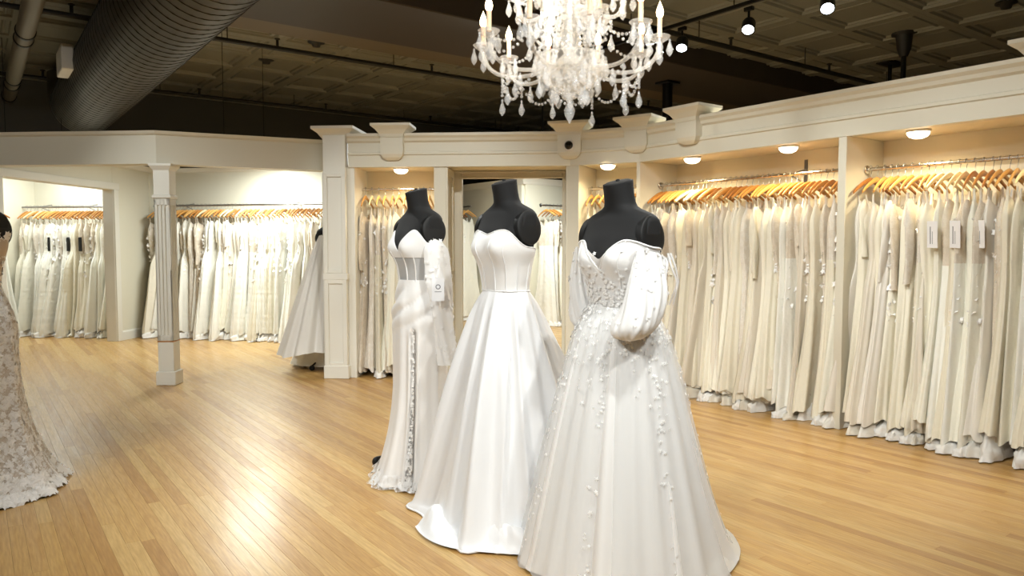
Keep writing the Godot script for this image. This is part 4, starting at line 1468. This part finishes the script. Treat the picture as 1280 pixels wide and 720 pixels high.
func hem_trim(t: Node3D, called: String, fn: Callable, v: float, r: float, m: Material) -> void:
	var mb := MB.new()
	var path := PackedVector3Array()
	for j in 121:
		path.append(fn.call(TAU * j / 120.0, v))
	mb.tube(path, [r], 6, false)
	put(called, mb.mesh(), m, t)

func build_front_gown() -> void:
	# off-the-shoulder gown with puff sleeves, nearest the camera
	var at := Vector3(2.13, 0, -2.16)
	var turn := deg_to_rad(-86)
	var dy := -0.045
	dress_form("nearest black dress form, wearing the puff-sleeved gown at right", at, turn, dy, [Vector2(0.2, 0.2), Vector2(-0.2, 0.2), Vector2(0.2, -0.2), Vector2(-0.2, -0.2)])
	var g := thing("wedding_gown", "white off-shoulder gown with puff sleeves and flowered tulle skirt on nearest dress form", "gown", at, turn, "gowns on the three central dress forms")
	var top := func(th): return sweetheart(th, 1.245, 1.365, 1.335, 1.27, 0.60)
	bodice(g, "bodice", M.satin_soft, dy, 0.010, 1.09, top, 26, 112)
	bodice(g, "plunge_panel", M.illusion, dy, 0.006, 1.12, func(th): return sweetheart(th, 1.29, 1.35, 1.3, 1.2), 14, 20, PI / 2 - 0.34, PI / 2 + 0.34)
	ribs(g, "boning", M.satin_soft, dy, 0.011, 1.09, top, [PI / 2 - 0.62, PI / 2 + 0.62, PI / 2 - 1.15, PI / 2 + 1.15, PI / 2 - 1.7], 0.0032)
	var bod := func(th, v):
		return torso(th, lerpf(1.33, 1.06, v), 0.012) + Vector3(0, dy, 0)
	hem_trim(g, "neckline_edge", func(th, _v): return torso(th, top.call(th), 0.007 + 0.012 * pow(absf(cos(th)), 4.0)) + Vector3(0, dy, 0), 0.0, 0.0045, M.applique)
	var tab := [[0.0, 1.055, 0.128, 0.098, 0.090, 0.000], [-0.10, 0.96, 0.180, 0.150, 0.160, 0.006], [-0.25, 0.80, 0.225, 0.200, 0.225, 0.010], [-0.5, 0.53, 0.290, 0.270, 0.310, 0.014], [-0.75, 0.27, 0.350, 0.330, 0.400, 0.018], [-0.95, 0.06, 0.400, 0.380, 0.520, 0.021], [-1.0, 0.012, 0.415, 0.395, 0.580, 0.025]]
	var ph := [0.3, 1.9, 4.0]
	var fn := skirt_fn(tab, 1.055, ph, [7, 13, 22], 1.2)
	put("skirt", shell(fn, 60, 220), M.lining, g)
	var tab2 := []
	for r in tab:
		tab2.append([r[0], r[1] + (0.0 if r[0] > -0.99 else -0.004), r[2] + 0.012, r[3] + 0.012, r[4] + 0.016, r[5] * 0.6 + 0.002])
	var fn2 := skirt_fn(tab2, 1.055, [2.2, 0.4, 3.1], [9, 16, 27], 1.6)
	put("tulle_overlay", shell(fn2, 60, 220), M.tulle, g)
	# train on the floor behind
	var no := FastNoiseLite.new()
	no.seed = 3
	no.frequency = 5.0
	put("train", shell(func(th, v):
		var rr := lerpf(0.30, 0.60, v)
		var p := Vector3(cos(th) * rr * 0.62 + 0.05, 0, sin(th) * rr)
		p.y = 0.008 + 0.17 * pow(1.0 - v, 0.8) + (1.0 - v) * v * 0.2 * (no.get_noise_2d(p.x * 1.6, p.z * 1.6) + 0.3) + 0.012 * sin(14 * th) * (1 - v)
		return p, 14, 70, PI * 1.03, PI * 1.97), M.tulle_puff, g)
	# lace flowers: thick at the waist, trailing down the skirt
	scatter_flowers("bodice_lace", g, bod, 340, func(r): return Vector2(PI / 2 + r.randfn(0.0, 0.75), clampf(1.0 - absf(r.randfn(0.0, 0.32)), 0.0, 1.0)), Vector2(0.006, 0.012), M.applique, 4)
	scatter_flowers("skirt_lace", g, fn2, 620, func(r):
		var th: float = r.randf() * TAU
		var lane := 0.55 + 0.45 * sin(5.0 * th + 1.0)
		return Vector2(th, clampf(absf(r.randfn(0.0, 0.10 + 0.10 * lane)), 0.0, 1.0)), Vector2(0.005, 0.011), M.applique, 6)
	scatter_flowers("trailing_lace", g, fn2, 300, func(r):
		var lane: int = r.randi() % 7
		return Vector2(lane * 0.9 + 0.25 + r.randfn(0.0, 0.05) + 0.12 * sin(lane * 3.0), 0.18 + 0.75 * pow(r.randf(), 1.2)), Vector2(0.005, 0.010), M.applique, 7)
	# puff sleeves
	for s in [1.0, -1.0]:
		var sl := func(th, v):
			var near := 1.0 if s > 0 else 0.0
			var c0 := Vector3(s * 0.176, 1.315, 0.005).lerp(Vector3(s * lerpf(0.165, 0.18, near), 0.985, lerpf(0.01, 0.15, near)), v) + Vector3(s * 0.022 * sin(PI * v), 0, 0)
			var g0 := pow(smoothstep(0.0, 0.8, v), 0.8)
			var close := sqrt(maxf(0.015, 1.0 - pow(clampf((v - 0.78) / 0.22, 0.0, 1.0), 2.5)))
			var rx := lerpf(0.020, 0.084, g0) * close * lerpf(0.8, 1.0, near)
			var rz := lerpf(0.092, 0.092, g0) * close * lerpf(0.72, 1.0, near)
			var fo := 0.004 * sin(9 * th + 2 * v) * (1.0 - 0.5 * sin(PI * v)) + 0.003 * sin(15 * th + 5 * v) + 0.006 * sin(3 * th + 7 * v)
			return c0 + Vector3(cos(th) * (rx + fo), 0.02 * sin(th) * (1.0 - 2.0 * v) * (1.0 - v) + dy, sin(th) * (rz + fo))
		put("puff_sleeve", shell(sl, 34, 72), M.chiffon, g)
		scatter_flowers("sleeve_lace", g, sl, 90, func(r): return Vector2(r.randf() * TAU, pow(r.randf(), 2.2) * 0.8), Vector2(0.007, 0.012), M.applique, 12)
		var band := MB.new()
		for q in [[-0.085, -0.10, 0.02], [-0.07, -0.075, 0.035]]:
			band.tube(PackedVector3Array([Vector3(s * 0.19, 1.315 + dy, q[0]), Vector3(s * 0.205, 1.26 + dy, q[1]), Vector3(s * (0.19 + q[2]), 1.20 + dy, q[1] - 0.012), Vector3(s * 0.195, 1.11 + dy, q[1])]), [0.005, 0.004, 0.004, 0.003], 6)
		put("tie_ribbon", band.mesh(), M.satin_soft, g)

func build_middle_gown() -> void:
	var at := Vector3(2.06, 0, -2.85)
	var turn := deg_to_rad(-88)
	var dy := 0.0
	dress_form("middle black dress form, wearing the strapless satin ball gown", at, turn, dy, [Vector2(0.2, 0.2), Vector2(-0.2, 0.2), Vector2(0.2, -0.2), Vector2(-0.2, -0.2)])
	var g := thing("wedding_gown", "strapless white satin ball gown with boned bodice and sweeping skirt on middle dress form", "gown", at, turn, "gowns on the three central dress forms")
	var top := func(th): return sweetheart(th, 1.352, 1.372, 1.292, 1.25, 0.5)
	bodice(g, "bodice", M.satin_soft, dy, 0.010, 1.085, top, 26, 112)
	ribs(g, "boning", M.satin, dy, 0.0105, 1.085, top, [PI / 2 - 0.25, PI / 2 - 0.75, PI / 2 - 1.25, PI / 2 - 1.75, PI / 2 + 0.25, PI / 2 + 0.75, PI / 2 + 1.25], 0.0028)
	hem_trim(g, "neckline_edge", func(th, _v): return torso(th, top.call(th), 0.006 + 0.012 * pow(absf(cos(th)), 4.0)) + Vector3(0, dy, 0), 0.0, 0.0028, M.satin_soft)
	hem_trim(g, "waist_seam", func(th, _v): return torso(th, 1.088, 0.011) + Vector3(0, dy, 0), 0.0, 0.0022, M.satin_soft)
	var tab := [[0.0, 1.088, 0.130, 0.100, 0.092, 0.0], [-0.08, 1.01, 0.165, 0.132, 0.145, 0.010], [-0.22, 0.87, 0.212, 0.172, 0.215, 0.022], [-0.42, 0.66, 0.280, 0.225, 0.315, 0.034], [-0.62, 0.44, 0.350, 0.275, 0.42, 0.044], [-0.80, 0.22, 0.425, 0.325, 0.52, 0.050], [-0.91, 0.075, 0.485, 0.365, 0.62, 0.052], [-0.96, 0.022, 0.52, 0.39, 0.69, 0.05], [-1.0, 0.008, 0.56, 0.41, 0.75, 0.045]]
	var fn := skirt_fn(tab, 1.085, [0.9, 2.6, 5.1], [6, 11, 18], 1.5)
	var fold := func(th, v):
		var p: Vector3 = fn.call(th, v)
		# overlapping panel edge running down the front hip
		var e: float = th - (0.62 + 0.25 * v)
		var st := smoothstep(-0.02, 0.02, e) * exp(-maxf(e, 0.0) * 5.0) * 0.03 * smoothstep(0.1, 0.4, v)
		p += Vector3(cos(th), 0, sin(th)) * st
		if v > 0.9:
			p.y += (v - 0.9) * 0.25 * absf(sin(5.0 * th + 1.0)) * (1.0 - smoothstep(0.97, 1.0, v))
		return p
	put("skirt", shell(fold, 80, 260), M.satin, g)
	hem_trim(g, "hem", fold, 1.0, 0.005, M.satin)
	# crumpled train pooling at the front
	var no := FastNoiseLite.new()
	no.seed = 12
	no.frequency = 2.2
	put("train", shell(func(th, v):
		var rr := lerpf(0.40, 0.585 + 0.03 * sin(5.0 * th + 1.0), v)
		var p := Vector3(cos(th) * rr, 0, sin(th) * rr * 0.80)
		var q := no.get_noise_2d(p.x * 2.0, p.z * 2.0)
		p.y = 0.012 + 0.10 * pow(1.0 - v, 1.3) + sin(PI * v) * 0.05 * (q + 0.3) + 0.022 * sin(PI * v) * sin(7.0 * th + 5.0 * v)
		return p, 22, 150, -0.9, 1.75), M.satin, g)

func build_far_gown() -> void:
	var at := Vector3(1.99, 0, -3.58)
	var turn := deg_to_rad(-90)
	var dy := 0.0
	dress_form("farthest of three central black dress forms, wearing the fitted draped gown", at, turn, dy, [Vector2(-0.34, 0.10), Vector2(0.13, 0.10), Vector2(0.13, -0.14), Vector2(-0.13, -0.14)])
	var g := thing("wedding_gown", "fitted white gown with sheer boned corset, draped hip and lace slit", "gown", at, turn, "gowns on the three central dress forms")
	var top := func(th): return sweetheart(th, 1.27, 1.385, 1.296, 1.26, 0.55)
	bodice(g, "cups", M.satin_soft, dy, 0.010, 1.235, top, 18, 112)
	bodice(g, "sheer_corset", M.sheer, dy, 0.008, 1.09, func(_th): return 1.24, 14, 96)
	ribs(g, "boning", M.satin_soft, dy, 0.009, 1.09, func(_th): return 1.27, [PI / 2 - 0.3, PI / 2 - 0.8, PI / 2 - 1.3, PI / 2 + 0.3, PI / 2 + 0.8, PI / 2 + 1.3, 0.0], 0.004)
	var tab := [[0.0, 1.115, 0.132, 0.102, 0.094, 0.0], [-0.10, 1.0, 0.160, 0.118, 0.118, 0.004], [-0.2, 0.90, 0.186, 0.132, 0.142, 0.004], [-0.35, 0.74, 0.184, 0.134, 0.142, 0.006], [-0.55, 0.50, 0.178, 0.138, 0.150, 0.008], [-0.75, 0.28, 0.20, 0.165, 0.20, 0.014], [-0.92, 0.09, 0.25, 0.21, 0.31, 0.024], [-1.0, 0.012, 0.285, 0.235, 0.40, 0.032]]
	var base := skirt_fn(tab, 1.1, [0.5, 1.5, 2.5], [5, 9, 14], 1.0)
	var slit := 0.86
	var drape := func(th, v):
		var p: Vector3 = base.call(th, v)
		var a := wrapf(th - slit, -PI, PI)
		# diagonal pleats gathered to the near hip
		var k := exp(-pow((v - 0.13) / 0.10, 2.0))
		var u: float = v * 30.0 - a * 2.6
		var w := 0.019 * (absf(sin(u)) - 0.3) * k * smoothstep(2.6, 1.0, absf(a))
		# slit edges open a little downwards
		w += 0.012 * exp(-pow((absf(a) - 0.16) / 0.07, 2.0)) * smoothstep(0.22, 0.35, v)
		w -= 0.016 * exp(-pow(a / 0.10, 2.0)) * smoothstep(0.22, 0.3, v)
		return p + Vector3(cos(th), 0, sin(th)) * w
	put("skirt", shell(drape, 90, 200), M.crepe, g)
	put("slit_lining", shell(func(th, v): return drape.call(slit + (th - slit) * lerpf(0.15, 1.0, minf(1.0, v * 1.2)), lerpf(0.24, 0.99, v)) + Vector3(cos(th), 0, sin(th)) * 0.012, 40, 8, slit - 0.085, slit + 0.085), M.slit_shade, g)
	var ls := func(th, v): return drape.call(slit + (th - slit) * lerpf(0.2, 1.0, minf(1.0, v * 1.2)), lerpf(0.24, 1.0, v)) + Vector3(cos(th), 0, sin(th)) * 0.016
	put("slit_lace", shell(ls, 40, 10, slit - 0.095, slit + 0.095), M.lace, g)
	scatter_flowers("slit_flowers", g, ls, 70, func(r): return Vector2(slit + r.randf_range(-0.09, 0.09), r.randf()), Vector2(0.007, 0.011), M.applique, 19)
	put("lace_hem", shell(func(th, v):
		var p: Vector3 = drape.call(th, lerpf(0.93, 1.0, v))
		return p + Vector3(cos(th), 0, sin(th)) * (0.012 + 0.03 * v + 0.010 * sin(26 * th) * v), 6, 160), M.lace, g)
	# detached lace sleeve hanging at the near side
	var sl := func(th, v):
		var c0 := Vector3(0.178, 1.335 + dy, 0.0).lerp(Vector3(0.205, 0.66, -0.06), v)
		var R := 0.072 * sqrt(minf(1.0, v * 12.0)) - 0.016 * smoothstep(0.3, 1.0, v)
		return c0 + Vector3(cos(th) * R * 0.45 + 0.004 * sin(6 * th + 8 * v), 0, sin(th) * R + 0.005 * sin(9 * v + 3 * th))
	put("lace_sleeve", shell(sl, 40, 40), M.chiffon, g)
	scatter_flowers("sleeve_flowers", g, sl, 130, func(r): return Vector2(r.randf() * TAU, r.randf()), Vector2(0.009, 0.016), M.applique, 23)
	# card tag tied to the sleeve
	var mb := MB.new()
	mb.xf = Transform3D(Basis(Vector3.UP, 1.05), Vector3(0.26, 1.07, 0.03))
	mb.box(Vector3(-0.032, -0.06, -0.001), Vector3(0.032, 0.06, 0.001))
	var tg := put("paper_tag", mb.mesh(), M.card, g)
	tg.set_meta("label", "white paper tag with a small grey ring mark")
	mb = MB.new()
	mb.xf = Transform3D(Basis(Vector3.UP, 1.05), Vector3(0.26, 1.07, 0.03))
	var ring := PackedVector3Array()
	for i in 17:
		ring.append(Vector3(cos(TAU * i / 16) * 0.011, 0.015 + sin(TAU * i / 16) * 0.011, 0.0016))
	mb.tube(ring, [0.0022], 4, false)
	mb.box(Vector3(-0.018, -0.012, 0.001), Vector3(0.018, -0.009, 0.0018))
	put("tag_print", mb.mesh(), M.ink, tg)
	mb = MB.new()
	mb.rod(Vector3(0.26, 1.13, 0.03), Vector3(0.22, 1.22, 0.0), 0.0012, 4)
	put("tag_string", mb.mesh(), M.card, g)

func build_edge_gowns() -> void:
	# lace gown at the left edge
	var at := Vector3(0.0, 0, -4.67)
	var turn := deg_to_rad(-40)
	dress_form("black dress form cut off by the left edge of the photo", at, turn, 0.0, [Vector2(0.2, 0.2), Vector2(-0.2, 0.2), Vector2(0.2, -0.2), Vector2(-0.2, -0.2)], "")
	var g := thing("wedding_gown", "blush lace gown with white flower appliques at the left edge of the photo", "gown", at, turn)
	var top := func(th): return sweetheart(th, 1.29, 1.37, 1.33, 1.25, 0.5)
	bodice(g, "bodice", M.nude, 0.0, 0.010, 1.085, top, 22, 96)
	var bod := func(th, v): return torso(th, lerpf(1.36, 1.09, v), 0.011)
	var tab := [[0.0, 1.09, 0.131, 0.101, 0.093, 0.0], [-0.18, 0.90, 0.192, 0.142, 0.158, 0.004], [-0.35, 0.74, 0.195, 0.15, 0.165, 0.008], [-0.55, 0.50, 0.20, 0.175, 0.20, 0.012], [-0.75, 0.28, 0.235, 0.215, 0.26, 0.018], [-0.92, 0.09, 0.30, 0.27, 0.36, 0.022], [-1.0, 0.012, 0.35, 0.31, 0.44, 0.026]]
	var fn := skirt_fn(tab, 1.1, [1.5, 0.5, 2.5], [6, 10, 15], 1.0)
	put("skirt", shell(fn, 70, 180), M.nude, g)
	put("lace_overlay", shell(func(th, v): return fn.call(th, v) + Vector3(cos(th), 0, sin(th)) * 0.006, 70, 180), M.lace_fine, g)
	scatter_flowers("flower_appliques", g, fn, 1500, func(r): return Vector2(r.randf() * TAU, 1.0 - pow(r.randf(), 1.3)), Vector2(0.012, 0.028), M.applique, 31)
	scatter_flowers("hem_flowers", g, fn, 420, func(r): return Vector2(r.randf() * TAU, 1.0 - 0.10 * r.randf()), Vector2(0.018, 0.034), M.applique, 32)
	scatter_flowers("bodice_flowers", g, bod, 300, func(r): return Vector2(r.randf() * TAU, pow(r.randf(), 1.4)), Vector2(0.011, 0.024), M.applique, 33)
	# form tucked behind the panelled column
	at = Vector3(3.13, 0, -7.60)
	turn = deg_to_rad(38)
	dress_form("black dress form half hidden behind the panelled column", at, turn, 0.0, [Vector2(-0.39, 0.0), Vector2(0.2, -0.2), Vector2(-0.2, -0.2), Vector2(-0.2, 0.2)], "")
	g = thing("wedding_gown", "ivory satin gown with wide sloping train beside the panelled column", "gown", at, turn)
	var top2 := func(th): return sweetheart(th, 1.40, 1.46, 1.43, 1.40, 0.5)
	bodice(g, "bodice", M.ivory_satin, 0.0, 0.012, 1.08, func(th): return sweetheart(th, 1.30, 1.37, 1.33, 1.25, 0.5), 20, 80)
	var tab3 := [[0.0, 1.09, 0.131, 0.101, 0.093, 0.0], [-0.2, 0.9, 0.19, 0.15, 0.17, 0.006], [-0.5, 0.55, 0.24, 0.20, 0.26, 0.012], [-0.8, 0.22, 0.30, 0.25, 0.36, 0.018], [-1.0, 0.03, 0.34, 0.28, 0.44, 0.022]]
	var fn3 := skirt_fn(tab3, 1.1, [0.5, 2.5, 1.5], [5, 9, 14], 1.0)
	put("skirt", shell(fn3, 40, 140), M.rack_cloth[3], g)
	# cape of satin falling from the shoulders out to the left
	put("satin_cape", shell(func(th, v):
		var y := lerpf(1.47, 0.20, v)
		var rr := lerpf(0.12, 0.72, pow(v, 0.95))
		var fo: float = 0.028 * v * sin(13 * th + 1.0) + 0.018 * v * sin(21 * th)
		return Vector3(cos(th) * (rr + fo) - 0.02, y + 0.03 * v * sin(3 * th), sin(th) * (rr * 0.55 + fo)), 40, 90, PI * 0.62, PI * 1.55), M.ivory_satin, g)

# ------------------------------------------------------------------ build
func _ready() -> void:
	var cam := Camera3D.new()
	cam.name = "camera"
	add_child(cam)
	cam.position = Vector3(0, 1.3, 0)
	cam.rotation = Vector3(-atan(53.0 / 920.0), deg_to_rad(-36.3), 0)
	cam.fov = rad_to_deg(2.0 * atan(360.0 / 920.0))
	cam.near = 0.05
	cam.far = 60.0
	cam.current = true
	var we := WorldEnvironment.new()
	we.name = "environment"
	var e := Environment.new()
	e.background_mode = Environment.BG_COLOR
	e.background_color = Color(0.02, 0.02, 0.02)
	e.tonemap_mode = Environment.TONE_MAPPER_LINEAR
	e.tonemap_exposure = 1.25
	e.sdfgi_enabled = true
	e.ssao_enabled = true
	e.ssil_enabled = true
	we.environment = e
	add_child(we)
	make_materials()
	build_lamps()
	build_shell()
	build_partitions()
	build_columns()
	build_overhead()
	build_chandelier()
	build_front_gown()
	build_middle_gown()
	build_far_gown()
	build_edge_gowns()
	build_racks()
